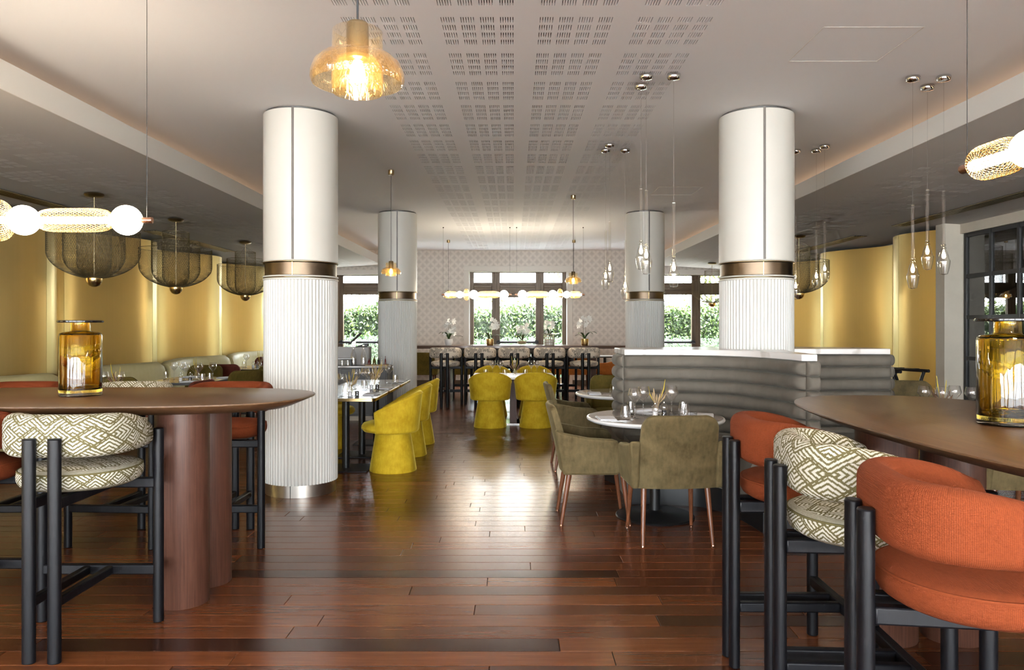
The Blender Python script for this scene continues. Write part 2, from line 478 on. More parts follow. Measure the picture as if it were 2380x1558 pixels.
def meander(name, cell=.104):
    """olive and white fabric: a lattice of diamonds filled with nested chevrons, knitted in small steps"""
    m = bpy.data.materials.new(name); m.use_nodes = True; t = NT(m)
    uv = t.new('ShaderNodeUVMap'); sp = t.new('ShaderNodeSeparateXYZ'); t.link(uv.outputs[0], sp.inputs[0])
    st = .0026
    u = t.m('MULTIPLY', t.m('FLOOR', t.m('DIVIDE', sp.outputs[0], st)), st); v = t.m('MULTIPLY', t.m('FLOOR', t.m('DIVIDE', sp.outputs[1], st)), st)
    A = t.m('DIVIDE', t.m('ADD', u, t.m('MULTIPLY', v, 1.22)), cell); B = t.m('DIVIDE', t.m('SUBTRACT', u, t.m('MULTIPLY', v, 1.22)), cell)
    A = t.m('ADD', A, 50.0); B = t.m('ADD', B, 50.0)
    p = t.m('FRACT', A); q = t.m('FRACT', B)
    par = t.m('MODULO', t.m('FLOOR', B), 2.0); par2 = t.m('MODULO', t.m('FLOOR', A), 2.0)
    def flip(x, k): return t.m('ABSOLUTE', t.m('SUBTRACT', x, k))
    pp = flip(p, par); qq = flip(q, par2)
    mx = t.m('MAXIMUM', pp, qq)
    stripe = t.m('GREATER_THAN', t.m('FRACT', t.m('MULTIPLY', mx, 5.0)), .46)
    e = .09
    edge = t.m('MAXIMUM', t.m('LESS_THAN', t.m('MINIMUM', p, q), e), t.m('GREATER_THAN', t.m('MAXIMUM', p, q), 1-e*.2))
    w = t.m('MULTIPLY', stripe, t.m('SUBTRACT', 1.0, edge))
    t.link(t.mix(w, (.10,.085,.035), (.52,.50,.44)), t.b.inputs['Base Color'])
    t.b.inputs['Roughness'].default_value = .85; t.b.inputs['Specular IOR Level'].default_value = .15
    t.bump(w, .25, .002)
    return m
M['meander'] = meander('olive_meander_fabric')

def toile():
    m = bpy.data.materials.new('black_toile_fabric'); m.use_nodes = True; t = NT(m)
    uv = t.new('ShaderNodeUVMap')
    n1 = t.noise(9, 2, .5, vec=uv.outputs[0])
    wv = t.new('ShaderNodeTexWave'); wv.inputs['Scale'].default_value = 26; wv.inputs['Distortion'].default_value = 22; wv.inputs['Detail'].default_value = 2
    wv.inputs['Detail Scale'].default_value = .7
    t.link(uv.outputs[0], wv.inputs['Vector'])
    line = t.m('GREATER_THAN', wv.outputs['Fac'], .52); area = t.m('GREATER_THAN', n1, .47)
    vo = t.new('ShaderNodeTexVoronoi'); vo.inputs['Scale'].default_value = 14; t.link(uv.outputs[0], vo.inputs['Vector'])
    dot = t.m('LESS_THAN', vo.outputs['Distance'], .16)
    k = t.m('MAXIMUM', t.m('MULTIPLY', line, area), dot)
    t.link(t.mix(k, (.64,.55,.44), (.045,.038,.032)), t.b.inputs['Base Color'])
    t.b.inputs['Roughness'].default_value = .8
    return m
M['toile'] = toile()

def leafmat(name, a, b, trans=.35):
    m = bpy.data.materials.new(name); m.use_nodes = True; t = NT(m)
    g = t.new('ShaderNodeNewGeometry')
    c = t.ramp(g.outputs['Random Per Island'], [(.0, a), (1.0, b)])
    t.link(c, t.b.inputs['Base Color']); t.b.inputs['Roughness'].default_value = .42
    tr = t.new('ShaderNodeBsdfTranslucent'); t.link(c, tr.inputs[0])
    mx = t.new('ShaderNodeMixShader'); mx.inputs[0].default_value = trans
    t.link(t.b.outputs[0], mx.inputs[1]); t.link(tr.outputs[0], mx.inputs[2]); t.link(mx.outputs[0], t.out.inputs[0])
    return m
M['leaf'] = leafmat('hedge_leaf', (.007,.021,.0045), (.042,.070,.013))
M['leaf2'] = leafmat('low_hedge_leaf', (.012,.032,.015), (.045,.080,.034))
M['leaf3'] = leafmat('tree_leaf', (.05,.08,.015), (.13,.15,.035))
M['orchid_leaf'] = pmat('orchid_leaf', (.030,.070,.018), .35)
M['petal'] = pmat('white_petal', (.85,.84,.80), .6)
M['stem'] = pmat('orchid_stem', (.10,.09,.035), .6)
M['straw'] = pmat('dried_straw', (.50,.36,.20), .8)
M['plume'] = pmat('dried_plume', (.28,.16,.095), .9)
M['spike'] = pmat('yellow_spike', (.62,.46,.04), .8)
M['ground'] = pmat('terrace_bounce_ground', (.76,.77,.77), .9, var=.05, vscale=2)  # ground made this pale to bounce daylight up onto the ceiling
M['earth'] = pmat('hedge_core', (.012,.022,.008), .9)
M['bottle_glass'] = None

# ------------------------------------------------------------------ structure: floor
H = 3.18
ROWW = .134
floor = tag(MB().box(-8.6, 8.6, -6.7, 17.75, -.06, -.012).build('floor', M['darkgrey']), 'dark red-brown hardwood plank floor of the dining room', kind='structure')
planks = []
frnd = random.Random(3)
y = -6.7; row = 0
while y < 17.7:
    x = -8.6 - frnd.random()*1.2
    while x < 8.6:
        L = frnd.choice((.7, 1.0, 1.3, 1.6, 1.9, 2.3))
        planks.append((x, min(x+L, 8.7), y, y+ROWW, min(1, max(0, frnd.gauss(.46, .19)))))
        x += L
    y += ROWW; row += 1
G = .0012
def plank_geo(p, b):
    x0, x1, y0, y1, t = p; x0 += G; x1 -= G; y0 += G; y1 -= G; c = .0016; zt = 0.0; zb = -.012
    v = [(x0,y0,zb),(x1,y0,zb),(x1,y1,zb),(x0,y1,zb),(x0,y0,zt-c),(x1,y0,zt-c),(x1,y1,zt-c),(x0,y1,zt-c),(x0+c,y0+c,zt),(x1-c,y0+c,zt),(x1-c,y1-c,zt),(x0+c,y1-c,zt)]
    f = [(8,9,10,11),(4,5,9,8),(5,6,10,9),(6,7,11,10),(7,4,8,11),(0,1,5,4),(1,2,6,5),(2,3,7,6),(3,0,4,7)]
    return v, [tuple(i+b for i in q) for q in f]
def in_view(p):
    ym = p[3]
    if ym < 2.95 or ym > 12: return False
    hw = .70*ym
    return p[1] > -hw and p[0] < hw
def vis(p):
    # size in the picture, less where tables and stools cover the floor
    ym = (p[2]+p[3])/2; s_ = 1740/ym
    x0 = max(p[0], -.7*ym); x1 = min(p[1], .7*ym)
    a = (x1-x0)*s_*ROWW*1.4*s_/ym
    if (x0+x1)/2 > 1.3*(.25+.16*ym) or (x0+x1)/2 < -3.2: a *= .3
    return a
view = sorted([p for p in planks if in_view(p)], key=vis, reverse=True)
singles = view[:300]; sset = set(id(p) for p in singles)
def plank_mesh(ps, name):
    V = []; F = []; T = []
    for p in ps:
        v, f = plank_geo(p, len(V)); V += v; F += f; T += [p[4]]*len(v)
    me = bpy.data.meshes.new(name); me.from_pydata(V, [], F); me.materials.append(M['floor'])
    at = me.attributes.new('tone', 'FLOAT', 'POINT'); at.data.foreach_set('value', T); me.update()
    return me
for p in singles: obj('plank', plank_mesh([p], 'plank'), floor)
o = obj('distant_planks', plank_mesh([p for p in planks if id(p) not in sset], 'distant_planks'), floor); o['kind'] = 'stuff'

# ------------------------------------------------------------------ structure: ceilings
def perforated(name, xs, ys, x0, x1, y0, y1, zf, mat, th=.016):
    """sheet with real slots at every xs interval crossed with every ys interval"""
    bx = np.array(sorted({x0, x1} | {a for i in xs for a in i})); by = np.array(sorted({y0, y1} | {a for i in ys for a in i}))
    mx = (bx[:-1]+bx[1:])/2; my = (by[:-1]+by[1:])/2
    isx = np.zeros(len(mx), bool); isy = np.zeros(len(my), bool)
    for a, b in xs: isx |= (mx > a) & (mx < b)
    for a, b in ys: isy |= (my > a) & (my < b)
    nx, ny = len(bx), len(by)
    X, Y = np.meshgrid(bx, by, indexing='ij'); Z = zf(X)
    V0 = np.stack([X, Y, Z], -1).reshape(-1, 3); V1 = V0.copy(); V1[:, 2] += th
    idx = np.arange(nx*ny).reshape(nx, ny); N = nx*ny
    a, b, c, d = idx[:-1,:-1], idx[1:,:-1], idx[1:,1:], idx[:-1,1:]
    hole = isx[:, None] & isy[None, :]
    F = [np.stack([q[~hole] for q in (a, d, c, b)], -1)]
    for p, q in ((a,b),(b,c),(c,d),(d,a)):
        F.append(np.stack([p[hole], q[hole], q[hole]+N, p[hole]+N], -1))
    return fast_mesh(name, np.concatenate([V0, V1]), np.concatenate(F), mat)

def slots(start, blocks, pitch, gp, n=6, sp=.0145, w=.0050):
    out = []
    for b in range(blocks):
        for g in range(4):
            for k in range(n):
                a = start + b*pitch + g*gp + k*sp; out.append((a, a+w))
    return out
def rows(start, nb, pitch, gp, L):
    return [(start+b*pitch+g*gp, start+b*pitch+g*gp+L) for b in range(nb) for g in range(4)]
YS = rows(3.741, 24, .577, .1143, .079)
ceiling = tag(MB().box(-4.2, -1.06, -6.7, 17.7, H, H+.02).box(1.22, 4.3, -6.7, 17.7, H, H+.02).box(-1.06, 1.22, -6.7, 3.70, H, H+.02)
              .build('ceiling', M['ceiling']), 'white plaster ceiling with a band of slotted acoustic panels', kind='structure')
pc = obj('slotted_panel_band', perforated('slotted_panel_band', slots(-.9975, 4, .576, .1148), YS, -1.06, 1.22, 3.70, 17.7, lambda x: x*0+H, M['ceiling']), ceiling)
pc['kind'] = 'stuff'
MB().box(-1.1, 1.26, 3.6, 17.7, H+.06, H+.08).build('void_shade_sheet', M['void'], ceiling)  # dark sheet stands for the unlit void seen through the slots
for hx0, hx1, hy0, hy1 in ((1.85, 2.45, 4.46, 5.04), (1.87, 2.43, 9.6, 10.2)):
    q = MB(); t_ = .004
    q.box(hx0,hx1,hy0,hy0+t_,H-.0015,H).box(hx0,hx1,hy1-t_,hy1,H-.0015,H).box(hx0,hx0+t_,hy0,hy1,H-.0015,H).box(hx1-t_,hx1,hy0,hy1,H-.0015,H)
    q.build('access_hatch_frame', M['trim'], ceiling)
tag(MB().box(-9, 9, -6.9, 18.1, 3.42, 3.5).build('sky_block_slab', M['void']), 'unseen slab above the ceiling, added to block sky light', kind='structure')  # out of view, added to keep sky light off the ceiling void

def soff(x): return 2.834 - .055*(np.abs(x) - 3.1)
def soffit(side, name, xb, label):
    sg = -1 if side == 'left' else 1
    lo, hi = (-8.6, -xb) if sg < 0 else (xb, 8.6)
    a = 3.62; st = -(a+1*.576+.425) if sg < 0 else a
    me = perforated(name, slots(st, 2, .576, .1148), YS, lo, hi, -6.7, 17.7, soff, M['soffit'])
    o = tag(obj(name, me), label, kind='structure')
    x0, x1 = sorted((sg*(xb+.05), sg*8.6))
    MB().box(x0, x1, -6.7, 17.7, 2.90, 2.93).build('soffit_lid', M['void'], o)
    xf0, xf1 = sorted((sg*xb, sg*(xb+.05)))
    zt = 3.015 if sg < 0 else 2.992
    MB().box(xf0, xf1, -6.7, 17.7, float(soff(xb))-.0005, zt).build('fascia', M['trim'], o)
    xl0, xl1 = sorted((sg*(xb+.55), sg*(xb+.58)))
    MB().box(xl0, xl1, -6.7, 17.7, 2.931, 2.945).build('cove_light', M['cove'], o)
    xf0, xf1 = sorted((sg*(xb+1.0), sg*(xb+1.06)))
    MB().box(xf0, xf1, -6.7, 17.7, 2.92, H+.02).build('cove_back', M['soffit'], o)
    return o
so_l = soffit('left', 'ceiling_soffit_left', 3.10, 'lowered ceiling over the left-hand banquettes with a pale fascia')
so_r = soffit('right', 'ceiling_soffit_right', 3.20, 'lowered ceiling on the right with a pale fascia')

# ------------------------------------------------------------------ structure: walls
WB = 17.70
def wall_with_holes(name, mat, label, y0, y1, x0, x1, z1, holes):
    """wall along X at y0..y1 with rectangular holes (xa, xb, za, zb)"""
    xs = sorted({x0, x1} | {h[0] for h in holes} | {h[1] for h in holes}); zs = sorted({0, z1} | {h[2] for h in holes} | {h[3] for h in holes})
    q = MB()
    for i in range(len(xs)-1):
        for j in range(len(zs)-1):
            cx, cz = (xs[i]+xs[i+1])/2, (zs[j]+zs[j+1])/2
            if any(h[0] < cx < h[1] and h[2] < cz < h[3] for h in holes): continue
            q.box(xs[i], xs[i+1], y0, y1, zs[j], zs[j+1])
    return tag(q.build(name, mat), label, kind='structure')
HOLES = [(-1.05, 1.28, .0, 2.69), (-5.3, -3.08, .0, 2.62), (3.28, 5.46, .0, 2.62)]
wall_back = wall_with_holes('wall_back', M['wallpaper'], 'far wall papered in pale overlapping scallops', WB, WB+.36, -8.6, 8.6, 3.42, HOLES)
def win_trim(x0, x1, zt, wd, name):
    q = MB(); q.box(x0-wd, x0, WB-.02, WB+.02, 0, zt).box(x1, x1+wd, WB-.02, WB+.02, 0, zt).box(x0-wd, x1+wd, WB-.02, WB+.02, zt, zt+wd)
    return tag(q.build(name, M['trim'], bevel=.004), 'white casing around a window of the far wall', kind='structure')
win_trim(-1.05, 1.28, 2.69, .12, 'trim_1'); win_trim(-5.3, -3.08, 2.62, .10, 'trim_2'); win_trim(3.28, 5.46, 2.62, .10, 'trim_3')
for i, (x0, x1, zt) in enumerate(((-1.05, 1.28, 2.69), (-5.3, -3.08, 2.62), (3.28, 5.46, 2.62))):
    q = MB(); q.box(x0, x0+.012, WB, WB+.22, 0, zt).box(x1-.012, x1, WB, WB+.22, 0, zt).box(x0, x1, WB, WB+.22, zt-.012, zt)
    q.build('reveal', M['trim'], wall_back)
q = MB()
for a, b in ((-3.0, -1.17), (1.40, 3.18)): q.box(a, b, WB-.025, WB-.001, 0, .11)
tag(q.build('baseboard_back', M['frame'], bevel=.003), 'dark brown baseboard along the far wall', kind='structure')

YF = WB+.22     # plane of the window frames
def window(n, x0, x1, zt, mulls, ztr0, ztr1, label, bars):
    """bronze framed window; mulls: (xa, xb) uprights; transom between ztr0 and ztr1"""
    w = thing('window_%d' % n, label, None, ((x0+x1)/2, YF, 0)); w['kind'] = 'structure'
    ox = (x0+x1)/2
    def bx(name, a, b, za, zb, d0=0, d1=.09):
        MB().box(a-ox, b-ox, d0, d1, za, zb).build(name, M['frame'], w, bevel=.006)
    fw = .115
    bx('side_frame', x0, x0+fw, 0, zt); bx('side_frame', x1-fw, x1, 0, zt); bx('head_frame', x0+fw, x1-fw, zt-.03, zt)
    bx('sill_rail', x0+fw, x1-fw, 0, .16)
    edges = [x0+fw] + [e for ab in mulls for e in ab] + [x1-fw]
    for a, b in mulls:
        bx('mullion', a, b, .16, zt-.03, -.01); bx('mullion_bead', a+.07, b-.07, .16, zt-.03, -.03, -.01)
    for a, b in zip(edges[::2], edges[1::2]):
        bx('transom', a, b, ztr0+.095, ztr1-.055); bx('transom_bead', a, b, ztr0+.13, ztr1-.12, -.025, 0); 
        bx('upper_rail', a, b, ztr1-.055, ztr1, .01, .08); bx('lower_rail', a, b, ztr0, ztr0+.095, .01, .08)
        MB().box(a-ox, b-ox, .04, .048, ztr1, zt-.03).build('pane', M['pane'], w)
        MB().box(a-ox, b-ox, .04, .048, .16, ztr0).build('pane', M['pane'], w)
    for a, b in bars:
        q = MB().cyl((a-ox, -.09, 1.0), (b-ox, -.09, 1.0), .028, n=12)
        for e in (a+.05, b-.05): q.box(e-ox-.035, e-ox+.035, -.10, 0, .96, 1.05)
        q.build('push_bar', M['black'], w, smooth=40)
    return w
window(1, -1.06, 1.286, 2.69, [(-.514,-.319), (.535,.73)], 2.07, 2.43, 'three-part bronze framed window at the centre of the far wall', [(-.40, .60)])
window(2, -5.3, -3.08, 2.62, [(-4.29,-4.07)], 2.14, 2.42, 'bronze framed window on the left of the far wall', [(-4.15, -3.15)])
window(3, 3.28, 5.46, 2.62, [(4.27,4.48)], 2.14, 2.42, 'bronze framed window on the right of the far wall', [(3.35, 4.33)])

tag(MB().box(8.5, 8.7, 3.9, 18.05, 0, 3.42).build('wall_right_outer', M['beige']), 'outer wall behind the gold panels on the right', kind='structure')
FH = [(c-1.75, c+1.75, .10, 2.90) for c in (-5.9, -1.97, 1.97, 5.9)]
wall_front = wall_with_holes('wall_front', M['beige'], 'wall behind the camera with tall windows', -6.85, -6.65, -8.6, 8.6, 3.42, FH)
def plain_window(n, loc, rz, hw, z0, z1, label):
    w = thing('window_%d' % n, label, None, loc, rz); w['kind'] = 'structure'
    q = MB().box(-hw,-hw+.06,-.04,.04,z0,z1).box(hw-.06,hw,-.04,.04,z0,z1).box(-hw,hw,-.04,.04,z0,z0+.06).box(-hw,hw,-.04,.04,z1-.06,z1)
    for k in (-1, 1): q.box(k*hw/3-.03, k*hw/3+.03, -.04, .04, z0, z1)
    q.build('frame', M['frame'], w)
for i, (x0, x1, z0, z1) in enumerate(FH):
    plain_window(4+i, ((x0+x1)/2, -6.75, 0), 0, (x1-x0)/2, z0, z1, 'tall window behind the camera')
def side_wall(name, x0, x1, ya, yb, wa, wb, zt, mat, label):
    q = MB().box(x0, x1, ya, wa, 0, zt).box(x0, x1, wb, yb, 0, zt).box(x0, x1, wa, wb, 0, .10).box(x0, x1, wa, wb, 2.90, zt)
    return tag(q.build(name, mat), label, kind='structure')
side_wall('wall_left_outer', -8.7, -8.5, -6.7, 18.05, -6.35, -2.85, 3.42, M['beige'], 'outer wall behind the gold panels on the left')
plain_window(8, (-8.6, -4.6, 0), R(90), 1.75, .10, 2.90, 'unseen window added in the left wall for more daylight')  # side glazing out of view, added to bring in more daylight

# gold wave walls: half-wave panels, seams at every crest and trough
def gx(y, peak, per): return 5.575 - .275*cos(2*pi*(y-peak)/per)
def gold_wall(name, sg, peak, per, ya, yb, label):
    o = thing(name, label, None, (0,0,0)); o['kind'] = 'structure'
    k0 = math.ceil((ya-peak)/(per/2)); ks = [ya] + [peak+per/2*k for k in range(k0, k0+40) if ya < peak+per/2*k < yb] + [yb]
    for a, b in zip(ks[:-1], ks[1:]):
        if b-a < .05: continue
        n = 14; rings = []
        for i in range(n+1):
            yy = a+.003 + (b-a-.006)*i/n; x = gx(yy, peak, per)
            rings.append([(sg*x, yy, 0), (sg*x, yy, 2.645), (sg*(x+.02), yy, 2.65), (sg*(x+.03), yy, 0)])
        MB().loft(rings).build('gold_panel', M['gold'], o, smooth=40)
    q = MB(); 
    q.box(min(sg*5.95, sg*6.0), max(sg*5.95, sg*6.0), ya, yb, 0, 3.0); q.build('backing_wall', M['beige'], o)
    return o
gold_wall('wall_left', -1, 11.0, 2.5, 1.0, 17.69, 'waving wall of satin gold panels behind the pale banquettes')
gold_wall('wall_right', 1, 10.3, 2.5, 9.75, 17.69, 'waving wall of satin gold panels on the right')
tag(MB().box(-8.5, -5.9, .9, 1.0, 0, 2.9).build('wall_left_return', M['beige']), 'return wall beside the gold panels', kind='structure')
# pier and glazed black partition on the right
pier = MB().box(5.50, 6.1, 9.55, 9.748, 0, 3.0).build('wall_right_pier', M['beige']); tag(pier, 'beige pier between gold wall and black glazed partition', kind='structure')
tag(MB().box(5.70, 6.0, 4.0, 9.55, 2.57, 3.0).build('wall_right_header', M['beige']), 'beige header above the black glazed partition', kind='structure')
side_wall('wall_right_near', 5.70, 6.0, -6.7, 4.0, -6.15, -2.65, 3.42, M['beige'], 'plain beige wall on the right near the camera')
plain_window(9, (5.85, -4.4, 0), R(90), 1.75, .10, 2.90, 'unseen window added in the right wall for more daylight')  # added out of view as extra daylight from the right
dr = thing('door_1', 'black steel framed glass partition with a grid of panes', None, (5.76, 0, 0)); dr['kind'] = 'structure'
ys_ = [9.53 - .50*k for k in range(12)]
for k, yy in enumerate(ys_): MB().box(-.025, .025, yy-.045, yy-.001, 0, 2.57).build('upright', M['black'], dr, bevel=.003)
for j in range(6):
    zc = 2.545 - .52*j if j < 5 else .06
    for a, b in zip(ys_[1:], ys_[:-1]): MB().box(-.02, .02, a, b-.045, zc-.025, zc+.025).build('crossbar', M['black'], dr)
for a, b in zip(ys_[1:], ys_[:-1]):
    for j in range(5):
        zt_, zb_ = 2.52-.52*j, 2.05-.52*j+.0
        MB().box(-.004, .004, a, b-.045, max(zb_, .085), zt_).build('pane', M['dark_pane'], dr)
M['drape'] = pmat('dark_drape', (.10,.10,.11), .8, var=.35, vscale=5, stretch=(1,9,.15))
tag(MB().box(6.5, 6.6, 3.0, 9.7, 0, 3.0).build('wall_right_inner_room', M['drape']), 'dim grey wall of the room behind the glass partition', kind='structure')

# linear air vents in the lowered ceilings
def vent(sg, xa, ya, yb, label):
    v = thing('air_vent', label, 'air vent', (sg*xa, ya, float(soff(xa))-.004))
    L = yb-ya; sl = -.055*0
    MB().box(-.10, .10, 0, L, -.001, .003).build('backing', M['void'], v)
    for s_ in (-.10, .085): MB().box(s_, s_+.015, 0, L, -.010, 0).build('rim', M['dbrass'], v)
    for s_ in (-.055, -.02, .015, .05): MB().box(s_, s_+.012, 0, L, -.009, -.001).build('slat', M['dbrass'], v)
vent(-1, 5.06, 6.6, 8.8, 'long bronze slot vent in left lowered ceiling, above the first mesh chandelier')
vent(-1, 5.06, 10.4, 13.4, 'long bronze slot vent in left lowered ceiling, above the far mesh chandeliers')
vent(1, 5.10, 7.2, 9.9, 'long bronze slot vent in right lowered ceiling, near the glass partition')
vent(1, 5.10, 11.0, 13.6, 'long bronze slot vent in right lowered ceiling, above the gold wall')

# ------------------------------------------------------------------ structure: columns
M['strip'] = pmat('dark_bronze_strip', (.055,.042,.032), .5)
def column(x, y, label, seam):
    c = thing('column', label, 'column', (x, y, 0), 0, 'round cream columns')
    r = .304
    MB().lathe([(0,0),(.290,0),(.290,.10),(.275,.10)], 64).build('plinth', M['steel'], c, smooth=30)
    for a in (seam-.08, seam+pi):
        MB().box(.2885, .2915, -.003, .003, 0, .10).xf(Matrix.Rotation(a, 4, 'Z')).build('plinth_joint', M['black'], c)
    nf = 64; pr = []
    for k in range(nf):
        for j in range(6):
            th = 2*pi*(k+j/6)/nf; t_ = j/6; b = abs(sin(pi*t_))**.55
            pr.append(((r-.012+.012*b)*cos(th), (r-.012+.012*b)*sin(th)))
    MB().loft([[(px_, py_, z) for px_, py_ in pr] for z in (.10, 1.775)]).build('reeding', M['flute'], c, smooth=40)
    def ring(z0, z1, rr, mat, name):
        MB().lathe([(rr-.03, z0), (rr-.004, z0), (rr, z0+.004), (rr, z1-.004), (rr-.004, z1), (rr-.03, z1)], 64).build(name, mat, c, smooth=30)
    ring(1.775, 1.79, r+.006, M['cream'], 'lower_bead'); ring(1.79, 1.80, r-.002, M['dbrass'], 'brass_line'); ring(1.80, 1.812, r+.006, M['cream'], 'upper_bead')
    ring(1.812, 1.918, r-.008, M['bronze'], 'bronze_band')
    for a in (seam-.02, seam+pi):
        MB().box(r-.009, r-.0065, -.0025, .0025, 1.812, 1.918).xf(Matrix.Rotation(a, 4, 'Z')).build('band_joint', M['brass'], c)
    ring(1.918, 1.928, r+.007, M['dbrass'], 'brass_line'); ring(1.928, 1.938, r+.005, M['cream'], 'upper_bead')
    # smooth sleeve in two shells with a bronze strip between them
    gap = .010/r
    for a0 in (seam, seam+pi):
        n = 40; rings = []
        for i in range(n+1):
            a = a0+gap + (pi-2*gap)*i/n
            rings.append([(rr*cos(a), rr*sin(a), z) for rr, z in ((r-.01, 1.938), (r+.002, 1.938), (r+.002, H-.018), (r-.01, H-.018))])
        MB().loft(rings).build('sleeve', M['cream'], c, smooth=40)
        MB().box(r-.02, r-.0045, -.011, .011, 1.938, H-.01).xf(Matrix.Rotation(a0, 4, 'Z')).build('bronze_strip', M['strip'], c)
    MB().lathe([(r-.012, 1.9), (r-.012, H)], 48).build('core', M['darkgrey'], c, smooth=30)
column(-1.800, 6.35, 'cream fluted round column beside the left walnut high table', -pi/2+.06)
column(2.060, 6.35, 'cream fluted round column rising out of the marble-topped banquette', -pi/2-.10)
column(-1.830, 11.84, 'distant cream fluted column to the left of the bar stools', -pi/2+.13)
column(2.080, 11.84, 'distant cream fluted column to the right of the bar stools', -pi/2+.05)

# ------------------------------------------------------------------ outside
tag(MB().box(-40, 40, 18.06, 60, -.25, -.12).build('ground', M['ground']), 'ground outside the windows, made pale to bounce daylight in', kind='structure')
tag(MB().box(-8.71, -40, -6.86, 60, -.25, -.12).box(8.71, 40, -6.86, 60, -.25, -.12).box(6.0, 8.72, -6.86, 3.9, -.25, -.12).box(-40, 40, -40, -6.86, -.25, -.12).build('ground_front', M['ground']), 'ground in front of the building, made pale to bounce daylight in', kind='structure')
def foliage(name, n, boxf, size, mat, parent, seed):
    g = np.random.default_rng(seed); P, nrm = boxf(g, n)
    d = g.normal(size=(n, 3)); d /= np.linalg.norm(d, axis=1, keepdims=True)
    d = d*.8 + np.array([0, 0, -.25]); d /= np.linalg.norm(d, axis=1, keepdims=True)
    w = np.cross(d, nrm + g.normal(size=(n, 3))*.5); w /= np.linalg.norm(w, axis=1, keepdims=True)+1e-9
    L = size*(.6+.8*g.random((n, 1))); W = L*.24; up = np.cross(w, d)*L*.07
    V = np.stack([P, P+d*L*.45+w*W+up, P+d*L, P+d*L*.45-w*W+up], 1).reshape(-1, 3)
    i = np.arange(n)[:, None]*4
    F = np.concatenate([np.concatenate([i, i+1, i+2], 1), np.concatenate([i, i+2, i+3], 1)])
    o = obj(name, fast_mesh(name, V, F, mat, False), parent); o['kind'] = 'stuff'; return o
def hedge(y0, y1, z1, x0, x1, n, size, mat, seed, label, wob):
    h = thing('hedge', label, 'hedge', ((x0+x1)/2, (y0+y1)/2, -.12)); cx, cyy = (x0+x1)/2, (y0+y1)/2
    MB().box(x0-cx, x1-cx, y0-cyy+.18, y1-cyy, 0, z1-.12).build('core', M['earth'], h)
    def bf(g, n):
        x = g.uniform(x0, x1, n)-cx; top = g.random(n) < .3
        zt = z1 + wob*np.sin((x+cx)*1.3)*.5 + wob*np.sin((x+cx)*3.1+1)*.5
        z = np.where(top, zt + g.normal(size=n)*.05, g.random(n)*zt); yy = np.where(top, g.uniform(y0, y1, n), y0+np.abs(g.normal(size=n))*.12)-cyy
        yy += .10*np.sin((x+cx)*2.3+z*3)
        return np.stack([x, yy, z], 1), np.tile(np.array([[0, -1, .4]]), (n, 1))
    foliage('foliage', n, bf, size, mat, h, seed)
    if z1 > 1.5:
        def bf2(g, n):
            x = g.uniform(x0, x1, n)-cx; z = z1-.10+np.abs(g.normal(size=n))*.30
            return np.stack([x, g.uniform(y0, y1, n)-cyy, z], 1), np.tile(np.array([[0, -1, .4]]), (n, 1))
        foliage('overexposed_leaves', 5200, bf2, size*.8, M['leaf3'], h, seed+50)  # paler, yellower leaves imitate the overexposed top of the hedge
    return h
hedge(21.6, 22.8, 1.98, -11, 11, 42000, .115, M['leaf'], 1, 'tall green laurel hedge outside the far windows', .12)
hedge(19.9, 20.6, 1.12, -10, 10, 26000, .062, M['leaf2'], 2, 'low clipped blue-green hedge in front of the laurel hedge', .04)
for i, (tx, ty, tz, tr, n) in enumerate(((1.9, 24.5, 4.6, 1.1, 2600), (-2.9, 26.0, 4.5, 1.4, 1200), (-7.4, 25.0, 4.6, 1.5, 1600), (6.6, 25.0, 4.6, 1.8, 2200))):
    tr_ = thing('tree', ('pale green young tree seen through the right pane of the central window', 'sparse tree seen through the left pane of the central window',
                         'leafy tree beyond the left-hand far window', 'leafy tree beyond the right-hand far window')[i], 'tree', (tx, ty, -.12))
    q = MB().tube([(0,0,0),(.06,0,1.5),(-.05,0,3.0),(.05,0,tz+.2)], [.06,.05,.04,.02], 8)
    g0 = random.Random(i)
    for _ in range(9):
        a = g0.random()*6.28; zb = 2.2+g0.random()*(tz-2.2); q.tube([(0,0,zb), (cos(a)*tr*.5, sin(a)*tr*.5, zb+.4), (cos(a)*tr*.9, sin(a)*tr*.9, zb+.6)], [.022,.014,.006], 5)
    q.build('trunk', M['stem'], tr_, smooth=60)
    def cf(g, n, tz=tz, tr=tr):
        d = g.normal(size=(n,3)); d /= np.linalg.norm(d, axis=1, keepdims=True); rr = tr*g.random((n,1))**.5
        return d*rr*np.array([1,1,1.25])+np.array([0,0,tz-.5]), d
    foliage('foliage', n, cf, .13, M['leaf3'], tr_, 20+i)
# ------------------------------------------------------------------ walnut high tables
def oval_table(name, label, loc, rz, a=1.22, b=.55, z=1.03, top=None):
    t = thing(name, label, 'table', loc, rz)
    n = 96; e = 2.9
    def ring(da, zz): return [(x, y_, zz) for x, y_ in superellipse(a-da, b-da, e, n)]
    MB().loft([ring(.30, z-.060), ring(.10, z-.052), ring(.004, z-.012), ring(0, z-.007), ring(.001, z-.002), ring(.006, z)]).build('tabletop', top or M['walnut'], t, smooth=35)
    for sx in (-1, 1):
        for px_, py_ in ((.615, .15), (.615, -.15)):
            MB().lathe([(0,0),(.128,0),(.13,.004),(.13,z-.058),(0,z-.058)], 40, (sx*px_ if sx > 0 else -.78, py_, 0)).build('pillar', M['walnut_z'], t, smooth=35)
    return t
oval_table('high_table', 'oval walnut high table on round pillars, left foreground', (-2.295, 3.95, 0), 0)
oval_table('high_table', 'oval walnut high table on round pillars, right foreground', (1.83, 2.76, 0), R(90))

